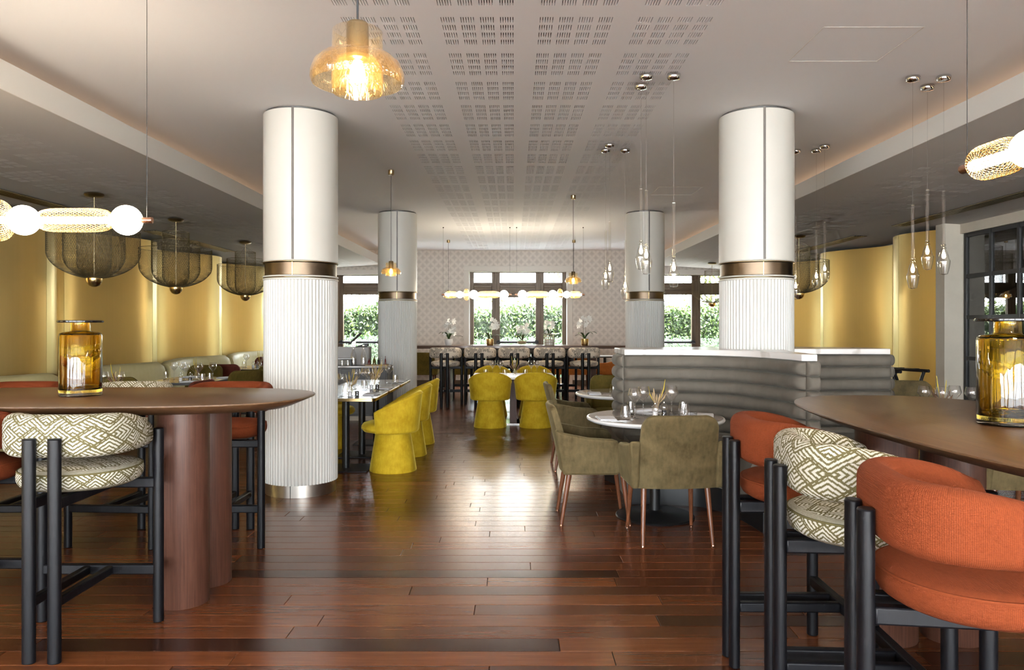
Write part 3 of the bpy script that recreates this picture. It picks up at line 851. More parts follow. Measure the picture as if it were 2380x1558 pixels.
# ------------------------------------------------------------------ bar stools
def cushion_band(path, hts, thk, zc, nsec=20, flat=.045):
    """sweep a rounded cross-section along a plan path; hts/zc per point; returns rings and uvs"""
    rings = []; uvs = []; L = 0; m = len(path)
    for i, p in enumerate(path):
        if i: L += math.dist(path[i], path[i-1])
        a = path[min(i+1, m-1)]; b = path[max(i-1, 0)]
        tx, ty = a[0]-b[0], a[1]-b[1]; l = math.hypot(tx, ty); nx, ny = ty/l, -tx/l
        h = hts[i]; k = thk[i]; r = min(h, k)*.49
        sec = rrect(k, h, r, nsec//4-1)
        rings.append([(p[0]+nx*q[0], p[1]+ny*q[0], zc[i]+q[1]) for q in sec])
        per = 0; row = []
        for j in range(len(sec)+1):
            if j: per += math.dist(sec[j % len(sec)], sec[j-1])
            row.append((L, per))
        uvs.append(row)
    return rings, uvs

def make_stool(fab):
    s_ = thing('bar_stool', '', 'bar stool')
    fm = M[fab]; wm = M['blackwood']
    pr = .0275
    for x in (-.053, .053): MB().loft([[(x+pr*cos(2*pi*k/20), -.217+.0215*sin(2*pi*k/20), z) for k in range(20)] for z in (0, .93)]).build('leg', wm, s_, smooth=40, bevel=.004)
    for x in (-.275, .275): MB().cyl((x, .225, 0), (x, .225, .915), .024, n=18).build('leg', wm, s_, smooth=40, bevel=.004)
    # footrest: cross rail between the outer legs, twin rails from the back pair
    MB().box(-.265, .265, .207, .243, .225, .272).build('foot_rail', wm, s_, bevel=.006)
    for x in (-.053, .053): MB().box(x-.017, x+.017, -.20, .21, .228, .268).build('stretcher', wm, s_, bevel=.006)
    MB().box(-.265, .265, .207, .243, .635, .682).build('seat_rail', wm, s_, bevel=.006)
    for x in (-.053, .053): MB().box(x-.018, x+.018, -.20, .21, .635, .682).build('seat_bearer', wm, s_, bevel=.006)
    # seat: thick round cushion
    n = 48; rings = []; uvs = []
    prof = [(.0,.0),(.6,.0),(.86,.006),(.955,.020),(.992,.038),(1.0,.055),(.993,.070),(.965,.083),(.88,.095),(.6,.104),(.0,.106)]
    o2 = superellipse(.250, .245, 2.15, n)
    for i, (k, z) in enumerate(prof):
        kk = max(k, .002)
        rings.append([(x*kk, y_*kk+.075, .684+z) for x, y_ in o2])
    acc = 0; uvs = []
    mb = MB()
    for i in range(len(prof)):
        row = []
        for j in range(n+1):
            x, y_ = rings[i][j % n][:2]; z = prof[i][1]
            if prof[i][0] > .9 and z < .1:
                row.append((2*pi*j/n*.25, z*1.15))
            else: row.append((x, y_))
        uvs.append(row)
    st = mb.loft(rings, uv=uvs, caps=False).build('seat', fm, s_, smooth=60)
    MB().tube([(x*.975, y_*.975+.075, .684+.080) for x, y_ in o2], .0042, 6, closed=True).build('welt', fm, st, smooth=60)
    # backrest: padded band bent round the back, lower at its front ends
    m = 65; path = []; hts = []; thk = []; zc = []
    for i in range(m):
        a = -1 + 2*i/(m-1); an = a*R(94); sx, cx_ = sin(an), cos(an)
        x = .234*math.copysign(abs(sx)**.58, sx); y_ = .148 - .297*(math.copysign(abs(cx_)**.58, cx_))
        path.append((x, y_)); q = max(0, min(1, (y_+.149)/.36))**2.3
        e = max(0, (abs(a)-.95)/.05)
        sc = math.sqrt(max(.02, 1-e*e))
        hh_ = .184-.080*q; hts.append(hh_*sc); thk.append((.092-.010*q)*sc); zc.append(.839+hh_/2)
    rings, uvs = cushion_band(path, hts, thk, zc, 28)
    MB().loft(rings, uv=uvs).build('backrest', fm, s_, smooth=60)
    return s_
def stool(fab, x, y, deg, label, group):
    # x, y is the seat centre; deg is the direction the sitter faces, measured from +Y
    return place('stool_'+fab, lambda: make_stool(fab), label, (x, y, 0), R(deg), group)
# left table, near side (facing the table, +Y)
stool('meander', -1.955, 3.32, 0, 'olive and white patterned bar stool tucked under the left table, nearest the aisle', 'stools of the left high table')
stool('orange', -2.56, 3.40, 0, 'rust orange bar stool cut by the left edge of the picture', 'stools of the left high table')
stool('orange', -1.86, 4.93, 180, 'rust orange bar stool behind the left table, beside the fluted column', 'stools of the left high table')
stool('meander', -2.52, 4.93, 176, 'olive and white patterned bar stool behind the left table', 'stools of the left high table')
stool('orange', -3.24, 4.93, 182, 'rust orange bar stool behind the left table, farthest left', 'stools of the left high table')
# right table (facing +X)
stool('orange', 1.13, 1.95, -98, 'rust orange bar stool closest to the camera at the right table', 'stools of the right high table')
stool('meander', 1.12, 2.57, -93, 'olive and white patterned bar stool at the right table between two orange ones', 'stools of the right high table')
stool('orange', 1.125, 3.12, -91, 'rust orange bar stool at the far end of the right table', 'stools of the right high table')
# far bar
for i, x in enumerate((-1.18, -.58, .015, .63, 1.23)):
    stool('toile', x, 12.98, (1, -2, 2, -1, 1)[i], ('first', 'second', 'third', 'fourth', 'fifth')[i] + ' black and cream toile bar stool from the left at the far bar', 'toile stools along the bar')
for i, x in enumerate((-.88, -.28, .33, .93)):
    stool('charcoal', x, 14.62, 180, ('first', 'second', 'third', 'fourth')[i] + ' charcoal bar stool from the left on the window side of the bar', 'charcoal stools behind the bar')

bar = thing('bar_table', 'long dark wood bar table carrying five orchid pots before the window', 'table', (.13, 13.85, 0))
MB().box(-1.98, 1.98, -.42, .42, .985, 1.04).build('tabletop', wood('bar_top', (.10,.055,.035), (.16,.09,.06), 9, 0, .16), bar, bevel=.008)
for x in (-1.32, -.02, 1.32): MB().box(x-.05, x+.05, -.30, .30, 0, .985).build('panel_leg', M['walnut_z'], bar, bevel=.004)

# ------------------------------------------------------------------ mustard tub chairs
def make_tub():
    t = thing('tub_chair', '', 'chair')
    MB().lathe([(0,0),(.222,0),(.226,.008),(.166,.385),(0,.385)], 48).build('base', M['yellow'], t, smooth=50)
    MB().lathe([(0,.375),(.20,.375),(.245,.385),(.268,.41),(.268,.435),(.25,.46),(.20,.475),(0,.48)], 48, (0,.035,0)).build('seat', M['yellow'], t, smooth=60)
    m = 45; rings = []
    for i in range(m):
        a = -1+2*i/(m-1); an = a*R(118); q = abs(a)
        zt = .768 - .185*max(0, (q-.12)/.88)**1.35; zb = .375
        e = max(0, (q-.955)/.045); thk = .052*math.sqrt(max(.05, 1-e*e))
        sec = []
        hh = zt-zb; pts = rrect(thk, hh, thk*.46, 4)
        ring = []
        for u, v in pts:
            z = (zt+zb)/2+v; fl = .245 + .040*(z-zb)/.39
            # wider than deep, a little squared at the back
            x = (fl+u)*sin(an)*1.0; y_ = -(fl+u)*cos(an)*.98
            ring.append((x, y_+.02, z))
        rings.append(ring)
    bk = MB().loft(rings).build('backrest', M['yellow'], t, smooth=60)
    # piping along the top edge
    pts = []
    for i in range(m):
        a = -1+2*i/(m-1); an = a*R(112); q = abs(a); zt = .768 - .185*max(0, (q-.12)/.88)**1.35
        fl = .245+.040*(zt-.375)/.39+.026
        pts.append((fl*sin(an), -fl*cos(an)*.98+.02, zt-.020))
    MB().tube(pts, .004, 6).build('piping', M['yellow'], bk, smooth=60)
    return t
def tub(x, y, deg, label, group): return place('tub', make_tub, label, (x, y, 0), R(deg), group)
gA = 'mustard chairs beside the brass-edged tables'; gB = 'mustard chairs around the white square table'
tub(-1.165, 7.26, 90, 'mustard velvet tub chair nearest the camera in the aisle row', gA)
tub(-1.165, 8.12, 90, 'mustard velvet tub chair in the middle of the aisle row', gA)
tub(-1.165, 8.93, 90, 'mustard velvet tub chair at the far end of the aisle row', gA)
tub(-2.13, 8.62, -90, 'mustard velvet tub chair glimpsed behind the table pedestals', gA)
tub(-.32, 10.36, 0, 'mustard velvet tub chair with its back to us, left front of white table', gB)
tub(.31, 10.36, 0, 'mustard velvet tub chair with its back to us, right front of white table', gB)
tub(-.32, 11.64, 180, 'mustard velvet tub chair facing us behind white table, left one', gB)
tub(.31, 11.64, 180, 'mustard velvet tub chair facing us behind white table, right one', gB)

# ------------------------------------------------------------------ armchairs with splayed wooden legs
def make_arm(fab, arms=True):
    t = thing('dining_armchair' if arms else 'dining_chair', '', 'chair')
    fm = M[fab]
    # seat pad and box
    q = MB(); o2 = rrect(.46, .47, .07, 5)
    q.loft([[(x*k, y_*k+.03, z) for x, y_ in o2] for k, z in ((.94,.365),(1,.38),(1,.43),(.985,.462),(.93,.482),(.75,.49),(.3,.492))]).build('seat', fm, t, smooth=60)
    # reclined back with round upper corners, slightly hollow
    rings = []
    for v in [k*.041 for k in range(20)] + [.82, .85, .88, .905, .93, .95, .968, .982, .992, .998]:
        z = .365 + .475*v; yb = -.205 - .115*v**1.15
        w = .52 - .040*v
        if v > .82: w -= 2*.085*(1-math.sqrt(max(0, 1-((v-.82)/.18)**2)))
        th = .062 - .022*v if v < .95 else (.062-.022*v)*math.sqrt(max(.1, 1-((v-.95)/.05)**2))
        ring = []
        for u in np.linspace(-1, 1, 15): ring.append((u*w/2, yb - th/2 + .035*(u*u)*(1-.3*v), z))
        for u in np.linspace(1, -1, 15): ring.append((u*w/2*.985, yb + th/2 + .035*(u*u)*(1-.3*v), z))
        rings.append(ring)
    MB().loft(rings).build('backrest', fm, t, smooth=70)
    if arms:
        poly = [(-.225,.365),(.145,.365),(.205,.40),(.175,.57),(.150,.600),(.115,.612),(-.05,.622),(-.22,.655),(-.28,.68)]
        for sx in (-1, 1):
            x0, x1 = sx*.245, sx*.292
            MB().prism(poly, lambda p: (x0, p[0], p[1]), lambda p: (x1+sx*.02*(p[1]-.365)/.25, p[0], p[1])).build('armrest', fm, t, bevel=.016, seg=3)
    for sx in (-1, 1):
        for sy, yb, yt in ((-1, -.235, -.175), (1, .245, .195)):
            lg = MB().tube([(sx*.225, yb, 0), (sx*.205, yt, .372)], [.0115, .0195], 14).build('leg', M['legwood'], t, smooth=50)
            MB().cyl((sx*.225, yb, 0), (sx*.2245, yb*.995, .008), .0118, n=12).build('foot_cap', M['copper'], lg, smooth=50)
    return t
def arm(fab, x, y, deg, label, group, arms=True):
    return place('arm_%s_%d' % (fab, arms), lambda: make_arm(fab, arms), label, (x, y, 0), R(deg), group)
gC = 'olive suede armchairs'
arm('green', 1.03, 4.97, 3, 'olive suede armchair with its back to the camera at the near round table', gC)
arm('green', .57, 5.46, -90, 'olive suede armchair in profile left of the near round table', gC)
arm('green', .63, 7.40, -88, 'olive suede armchair left of the far round table, behind the profile chair', gC)
arm('olive', 1.10, 8.18, 178, 'dark olive armchair facing us behind the far round table', gC)
arm('green', 3.25, 4.92, 0, 'olive armchair half hidden beneath the right high table', gC)
arm('green', 3.95, 7.35, 170, 'olive armchair at the right end of the grey banquette by the tray stand', gC)

# ------------------------------------------------------------------ round pedestal tables
def round_table(x, y, label, z=.733, r=.50):
    t = thing('round_table', label, 'table', (x, y, 0))
    MB().lathe([(0,z-.035),(r-.03,z-.035),(r-.006,z-.024),(r,z-.014),(r-.003,z-.004),(r-.014,z-.0005)], 72).build('edge_band', M['white'], t, smooth=40)
    MB().lathe([(r-.0141,z-.0005),(r-.02,z),(0,z)], 72).build('tabletop', M['taupe'], t, smooth=40)
    MB().lathe([(0,0),(.285,0),(.287,.006),(.28,.014),(.06,.032),(.038,.05),(.036,z-.05),(.10,z-.036)], 48).build('pedestal', M['black'], t, smooth=40)
    return t
round_table(1.04, 5.50, 'round taupe table with white edge in front of the grey banquette')
round_table(1.12, 7.46, 'round taupe table with white edge beyond the grey banquette')

# ------------------------------------------------------------------ grey channelled banquette and marble cap round the column
def sweep_path(path, prof_fn, n):
    rings = []
    for i in range(n):
        a, b = path[max(i-1,0)], path[min(i+1,n-1)]
        tx, ty = b[0]-a[0], b[1]-a[1]; l = math.hypot(tx,ty); nx, ny = ty/l, -tx/l
        rings.append([(path[i][0]+nx*u, path[i][1]+ny*u, z) for u, z in prof_fn(i)])
    return rings
def smooth_path(ctrl, n):
    """Catmull-Rom through plan points, evenly resampled"""
    c = [np.array(p, float) for p in ctrl]; c = [2*c[0]-c[1]] + c + [2*c[-1]-c[-2]]; out = []
    for i in range(1, len(c)-2):
        for t in np.linspace(0, 1, 24, endpoint=False):
            p0, p1, p2, p3 = c[i-1], c[i], c[i+1], c[i+2]
            out.append(.5*((2*p1)+(-p0+p2)*t+(2*p0-5*p1+4*p2-p3)*t*t+(-p0+3*p1-3*p2+p3)*t**3))
    out.append(c[-2]); out = np.array(out); d = np.r_[0, np.cumsum(np.linalg.norm(np.diff(out, axis=0), axis=1))]
    s_ = np.linspace(0, d[-1], n); return [(float(np.interp(a, d, out[:,0])), float(np.interp(a, d, out[:,1]))) for a in s_]
def roll_profile(z, h, depth):
    # half-round channel bulging toward the sitter (+u), flat behind
    pts = [(-.02, z+.002)]
    for k in range(9):
        a = -pi/2 + pi*k/8; pts.append((depth*max(0, cos(a))**.65, z+h/2+(h/2-.001)*sin(a)))
    pts.append((-.02, z+h-.002)); return pts
def banquette(name, label, ctrl, ztop, nroll, seat, cat='banquette', endcap=True, n=48, flip=1):
    b = thing(name, label, cat, (ctrl[0][0], ctrl[0][1], 0)); ox, oy = ctrl[0]
    path = smooth_path([(p[0]-ox, p[1]-oy) for p in ctrl], n)
    for k in range(nroll):
        z = ztop-.1*(k+1)
        def pf(i):
            e = min(i, n-1-i)/2.5; sc = math.sqrt(max(.03, 1-max(0, 1-e)**2)) if endcap else 1
            return [(u*sc if u > 0 else u, zz) for u, zz in roll_profile(z, .1, .062)]
        MB().loft(sweep_path(path, pf, n)).build('cushion_roll', M['grey'], b, smooth=60)
    MB().loft(sweep_path(path, lambda i: [(-.02, .12), (-.001, .12), (-.001, ztop), (-.02, ztop)], n)).build('back_board', M['grey'], b, smooth=60)
    if seat:
        d = seat
        pr = [(-.02,.20),(d-.02,.20),(d,.215),(d+.004,.40),(d-.004,.455),(d-.03,.485),(d-.10,.50),(.0,.505),(-.02,.505)]
        MB().loft(sweep_path(path, lambda i: pr, n)).build('seat', M['grey'], b, smooth=50)
        MB().loft(sweep_path(path, lambda i: [(-.02,0),(d-.09,0),(d-.09,.20),(-.02,.20)], n)).build('plinth', M['black'], b, smooth=50)
    return b
P1 = [(.91, 6.16), (1.25, 6.15), (1.58, 6.05), (1.81, 5.80), (1.94, 5.45), (1.99, 5.08)]
banquette('banquette', 'grey channelled suede banquette curving behind the near round table', P1, 1.156, 7, .40)
P2 = [(2.40, 6.33), (2.8, 6.33), (3.19, 6.33)]
banquette('banquette', 'grey channelled suede banquette to the right of the marble-wrapped column', P2, 1.152, 7, .40)
P3 = [(2.6, 6.86), (1.7, 6.84), (1.2, 6.66), (.91, 6.56)]
banquette('banquette', 'grey suede banquette on the far side of the partition', P3, 1.152, 7, .34)
# rolled ends
def roll_end(x, y, w, rz, parent_label, nroll, ztop):
    pass
part = thing('partition', 'low grey suede partition with a white marble cap wrapped round the right column', 'partition', (2.06, 6.35, 0))
def pl(pts): return [(x-2.06, y_-6.35) for x, y_ in pts]
sp1 = smooth_path(P1, 30); sp2 = smooth_path(P2, 10)
outline = [(p[0]+.0, p[1]+.0) for p in sp1]
def offset(path, d):
    out = []
    for i in range(len(path)):
        a, b = path[max(i-1,0)], path[min(i+1,len(path)-1)]; tx, ty = b[0]-a[0], b[1]-a[1]; l = math.hypot(tx,ty); out.append((path[i][0]+ty/l*d, path[i][1]-tx/l*d))
    return out
f1 = offset(sp1, -.005)
core = f1 + [(2.06, 5.08), (2.09, 5.6), (2.22, 6.34), (3.19, 6.34), (3.19, 6.62), (2.6, 6.85), (1.7, 6.83), (1.2, 6.65), (.91, 6.55)]
MB().prism(pl(core), lambda p: (p[0], p[1], .0), lambda p: (p[0], p[1], 1.15)).build('core', M['grey'], part)
f2 = offset(sp1, .035)
cap = f2 + [(2.05, 5.045), (2.09, 5.6), (2.25, 6.29), (3.17, 6.29), (3.17, 6.66), (2.62, 6.90), (1.68, 6.88), (1.17, 6.70), (.89, 6.60)]
MB().prism(pl(cap), lambda p: (p[0], p[1], 1.158), lambda p: (p[0], p[1], 1.205)).build('marble_cap', M['marble'], part, bevel=.005)
# padded ends: short stacked rolls closing each open end of the partition
def end_rolls(x0, y0, x1, y1, nx, ny, k):
    for j in range(k):
        z = 1.156-.1*(j+1); rings = []; m = 12
        for i in range(m+1):
            u = i/m; e = math.sqrt(max(.04, 1-abs(2*u-1)**6)); px_, py_ = x0+(x1-x0)*u-2.06, y0+(y1-y0)*u-6.35
            rings.append([(px_+nx*d*e, py_+ny*d*e, zz) for d, zz in roll_profile(z, .1, .055)])
        MB().loft(rings).build('end_roll', M['grey'], part, smooth=60)
end_rolls(1.985, 5.075, 2.075, 5.075, 0, -1, 7)
end_rolls(.905, 6.56, .905, 6.16, -1, 0, 7)
end_rolls(3.195, 6.33, 3.195, 6.62, 1, 0, 7)
end_rolls(2.06, 5.09, 2.22, 6.28, 1, 0, 7)

# ------------------------------------------------------------------ pale banquettes along the gold wall
for i, (ya, yb, lb) in enumerate(((5.9, 8.42, 'pale sage banquette at the left edge, nearest along the gold wall'), (8.5, 10.92, 'pale sage banquette in the second bay of the left gold wall'), (11.0, 13.42, 'pale sage banquette in the third bay of the left gold wall'), (13.5, 15.92, 'pale sage banquette in the farthest bay of the left gold wall'))):
    b = thing('banquette', lb, 'banquette', (-5.3, ya, 0), 0, 'pale sage banquettes')
    n = 36
    # hollow of the back follows the bay softly
    path = []
    for k in range(n):
        yy = ya+.02+(yb-ya-.04)*k/(n-1); path.append((-(gx(yy, 11.0, 2.5)*.45+5.3*.55)+.14+5.3, yy-ya))
    path = path[::-1]
    def pf(i):
        e = min(i, n-1-i)/2.0; sc = math.sqrt(max(.05, 1-max(0, 1-e)**2)); zt = .875-.05*(1-sc)
        return [(-.05,.30),(.13,.30),(.135,.45),(.11,zt-.10),(.085,zt-.03),(.04,zt),(-.01,zt),(-.045,zt-.03)]
    MB().loft([[(p[0], p[1], p[2]) for p in rg] for rg in sweep_path([(-x, y_) for x, y_ in path], pf, n)]).xf(Matrix.Diagonal((-1,1,1,1))).build('backrest', M['pale'], b, smooth=50)
    q = MB().box(.02, .62, .0, yb-ya, .10, .46).build('seat', M['pale'], b, bevel=.04, seg=4)
    MB().box(.0, .54, .02, yb-ya-.02, 0, .10).build('plinth', M['black'], b)
# ------------------------------------------------------------------ brass-edged tables and white square table
def edge_table(label, x, y, hw, hd, z, name='dining_table', top='grey_top', edge='brass'):
    t = thing(name, label, 'table', (x, y, 0), 0)
    o2 = rrect(2*hw, 2*hd, .045, 5)
    MB().prism(o2, lambda p: (p[0], p[1], z-.030), lambda p: (p[0], p[1], z-.001)).build('edge_band', M[edge], t, bevel=.002)
    o3 = rrect(2*hw-.012, 2*hd-.012, .04, 5)
    MB().prism(o3, lambda p: (p[0], p[1], z-.01), lambda p: (p[0], p[1], z)).build('tabletop', M[top], t)
    MB().cyl((0,0,.01), (0,0,z-.03), .036, n=24).build('post', M['black'], t, smooth=40)
    MB().box(-.24, .24, -.20, .20, 0, .014).build('base_plate', M['black'], t, bevel=.004)
    MB().box(-.15, .15, -.15, .15, z-.037, z-.0305).build('mount', M['black'], t)
    return t
gT = 'grey brass-edged tables'
TBZ = .725
edge_table('grey brass-edged table beside the left column, nearest of three', -1.635, 7.31, .355, .385, TBZ)
edge_table('grey brass-edged table in the middle of three pushed together', -1.635, 8.09, .355, .385, TBZ)
edge_table('grey brass-edged table at the far end of three pushed together', -1.635, 8.92, .355, .425, TBZ)
WZ = .680
wt = thing('square_table', 'white square table between four mustard chairs', 'table', (0, 10.87, 0))
MB().box(-.585, .585, -.49, .49, WZ-.03, WZ).build('tabletop', M['white'], wt, bevel=.004)
MB().box(-.05, .05, -.25, .25, .012, WZ-.03).build('slab_leg', M['walnut_z'], wt, bevel=.004)
MB().box(-.30, .30, -.27, .27, 0, .012).build('base_plate', M['chrome'], wt, bevel=.003)

# ------------------------------------------------------------------ tableware
def make_wine():
    w = thing('wine_glass', '', 'wine glass')
    MB().lathe([(0,.0),(.036,.0),(.037,.002),(.012,.006),(.005,.012),(.0042,.03)], 24).build('foot', M['glass'], w, smooth=50)
    MB().lathe([(.0042,.03),(.0040,.075),(.0052,.100),(.009,.106)], 14).build('stem', M['glass'], w, smooth=50)
    MB().lathe([(.0,.104),(.009,.106),(.030,.135),(.047,.158),(.0495,.163),(.049,.168),(.043,.195),(.038,.215),(.0372,.2155),(.042,.195),(.048,.167),(.046,.160),(.029,.138),(.0,.112)], 32).build('bowl', M['glass'], w, smooth=35)
    return w
def make_tumbler():
    w = thing('tumbler', '', 'glass')
    MB().lathe([(.0,.0),(.030,.0),(.035,.008),(.0365,.03),(.030,.098),(.0293,.098),(.0352,.03),(.033,.012),(.0,.010)], 28).build('body', M['glass'], w, smooth=35)
    return w
def make_mill(fill):
    w = thing('salt_mill' if fill == 'salt' else 'pepper_mill', '', 'mill')
    MB().lathe([(.0,.0),(.026,.0),(.027,.01),(.024,.03),(.021,.045),(.024,.055),(.0265,.072),(.024,.088),(.012,.098),(.0,.1)], 24).build('body', M['glass'], w, smooth=50)
    MB().lathe([(.0,.004),(.019,.004),(.019,.05),(.0,.05)], 16).build('filling', M['napkin'] if fill == 'salt' else M['black'], w, smooth=40)
    MB().lathe([(.0,.098),(.007,.098),(.009,.104),(.006,.112),(.0,.113)], 12).build('knob', M['chrome'], w, smooth=50)
    return w
def make_vase(seed, big):
    g = random.Random(seed)
    w = thing('bud_vase', '', 'vase')
    MB().lathe([(.0,.0),(.027,.0),(.030,.01),(.030,.065),(.022,.082),(.017,.088),(.019,.10),(.0175,.10),(.0155,.088),(.028,.062),(.027,.012),(.0,.008)], 24).build('jar', M['glass'], w, smooth=40)
    for k in range(2):
        a = g.uniform(-.35, .35); h = .21+.06*g.random() + .03*big
        MB().tube([(0,0,.01),(a*.06,.01*k,.10),(a*.16,.02*k-.01,h*.72),(a*.20,.02*k-.01,h)], [.0012,.0012,.0045,.0015], 6).build('spike', M['spike'], w, smooth=60)
    q = MB()
    for k in range(7):
        a = g.uniform(-.5, .5); b = g.uniform(-.3, .3); h = .13+.07*g.random()
        q.tube([(0,0,.02),(a*.05,b*.05,.09),(a*.14,b*.1,h*.8),(a*.17,b*.12,h)], [.001,.0015,.008,.002], 6)
    q.build('plume', M['plume'] if seed % 2 else M['straw'], w, smooth=60)
    q = MB()
    for k in range(5):
        a = g.uniform(-.5, .5); b = g.uniform(-.4, .4); h = .15+.06*g.random()
        q.tube([(0,0,.02),(a*.06,b*.06,.10),(a*.2,b*.15,h)], [.001,.0012,.0012], 5)
    q.build('dry_stems', M['straw'], w)
    return w
def make_napkin():
    w = thing('napkin', '', 'napkin')
    n = 10
    for k in range(2):
        rings = []
        for i in range(n+1):
            u = i/n-.5; z0 = .002+.007*k + .0025*sin(u*5+k)
            rings.append([(u*.19, -.06+.004*k, z0), (u*.19, .06-.004*k, z0+.001*sin(u*9)), (u*.19, .06-.004*k, z0+.006), (u*.19, -.06+.004*k, z0+.006+.002*cos(u*7))])
        MB().loft(rings).build('fold', M['napkin'], w, smooth=60)
    return w
def make_fork():
    w = thing('fork', '', 'cutlery')
    q = MB().box(-.003, .003, -.09, .02, .001, .004)
    for k in range(4): q.box(-.011+.0063*k, -.008+.0063*k, .04, .085, .006, .009)
    q.add([(-.011,.04,.005),(.011,.04,.005),(.004,.015,.001),(-.004,.015,.001),(-.011,.04,.009),(.011,.04,.009),(.004,.015,.004),(-.004,.015,.004)], [(0,1,2,3),(7,6,5,4),(0,4,5,1),(1,5,6,2),(2,6,7,3),(3,7,4,0)])
    q.build('fork_body', M['silver'], w, bevel=.001); return w
def make_knife():
    w = thing('knife', '', 'cutlery')
    MB().box(-.0045, .0045, -.10, -.01, .001, .007).build('handle', M['silver'], w, bevel=.0015)
    MB().prism([(-.006,-.01),(.005,-.01),(.006,.07),(.002,.10),(-.006,.095)], lambda p: (p[0],p[1],.003), lambda p: (p[0],p[1],.005)).build('blade', M['silver'], w)
    return w
MAKE = {'wine': (make_wine, 'wine glass', 'wine glasses'), 'tumbler': (make_tumbler, 'water tumbler', 'water tumblers'), 'salt': (lambda: make_mill('salt'), 'glass salt mill', 'mills'),
        'pepper': (lambda: make_mill('pepper'), 'glass pepper mill', 'mills'), 'vase': (None, 'small glass vase of dried yellow stems', 'vases'),
        'napkin': (make_napkin, 'folded white napkin', 'napkins'), 'fork': (make_fork, 'steel fork', 'cutlery'), 'knife': (make_knife, 'steel knife', 'cutlery')}
ORD = ('first', 'second', 'third', 'fourth', 'fifth', 'sixth', 'seventh', 'eighth', 'ninth', 'tenth')
def setting(where, z, items):
    """items: (kind, x, y, deg); labels count look-alikes from the left as the picture shows them"""
    by = {}
    for it in items: by.setdefault(it[0], []).append(it)
    for kind, lst in by.items():
        mk, noun, grp = MAKE[kind]
        lst.sort(key=lambda i: i[1]/i[2])
        for i, (k, x, y, deg) in enumerate(lst):
            if len(lst) == 1: lab = '%s on %s' % (noun, where)
            elif len(lst) == 2: lab = '%s on %s, the %s one' % (noun, where, ('left', 'right')[i])
            else: lab = '%s %s from the left on %s' % (ORD[i], noun, where)
            if kind == 'vase':
                sd = int(abs(x*100+y*37)) % 5; place('vase%d' % sd, lambda: make_vase(sd, sd % 2), lab, (x, y, z), R(deg))
            else: place(kind, mk, lab, (x, y, z), R(deg), '%s on %s' % (grp, where))
setting('the near round table', .733, [('wine', .875, 5.40, 0), ('wine', .965, 5.56, 0), ('wine', 1.175, 5.55, 0), ('wine', 1.195, 5.66, 0), ('tumbler', .795, 5.30, 0), ('tumbler', .885, 5.62, 0),
        ('tumbler', 1.25, 5.46, 0), ('tumbler', 1.27, 5.60, 0), ('salt', 1.02, 5.38, 0), ('pepper', 1.10, 5.46, 0), ('vase', 1.065, 5.56, 15), ('napkin', .66, 5.33, 95), ('napkin', 1.41, 5.50, 75),
        ('napkin', 1.05, 5.84, 0), ('fork', .74, 5.46, 95), ('knife', .73, 5.21, 88), ('fork', .99, 5.10, 25), ('knife', 1.36, 5.66, 80)])
setting('the far round table', .733, [('tumbler', .98, 7.32, 0), ('tumbler', 1.05, 7.45, 0), ('wine', 1.13, 7.44, 0), ('wine', 1.19, 7.56, 0), ('napkin', .79, 7.30, 90), ('fork', .90, 7.36, 120)])
setting('the near brass-edged table', TBZ, [('wine', -1.72, 7.28, 0), ('wine', -1.63, 7.12, 0), ('wine', -1.80, 7.42, 0), ('tumbler', -1.66, 7.44, 0), ('salt', -1.545, 7.08, 0), ('pepper', -1.49, 7.14, 0), ('vase', -1.585, 7.26, 0), ('napkin', -1.38, 7.30, 80), ('fork', -1.47, 7.08, 70)])
setting('the middle brass-edged table', TBZ, [('wine', -1.67, 7.95, 0), ('wine', -1.54, 7.98, 0), ('wine', -1.60, 8.10, 0), ('tumbler', -1.56, 7.84, 0), ('salt', -1.49, 7.86, 0), ('pepper', -1.44, 7.92, 0), ('vase', -1.50, 8.05, 20), ('napkin', -1.37, 8.02, 85), ('fork', -1.42, 7.83, 60)])
setting('the farthest brass-edged table', TBZ, [('wine', -1.46, 8.80, 0), ('tumbler', -1.375, 8.72, 0), ('napkin', -1.36, 9.05, 85), ('vase', -1.62, 8.90, 0), ('fork', -1.36, 8.86, 60)])
setting('the white square table', WZ, [('wine', -.30, 10.86, 0), ('wine', -.19, 10.88, 0), ('wine', .26, 10.84, 0), ('wine', .345, 10.88, 0), ('tumbler', -.39, 10.62, 0), ('tumbler', -.12, 10.60, 0),
        ('tumbler', .17, 10.66, 0), ('tumbler', .44, 10.62, 0), ('vase', .025, 10.52, 10), ('fork', -.27, 10.55, 80), ('knife', .33, 10.52, 80)])

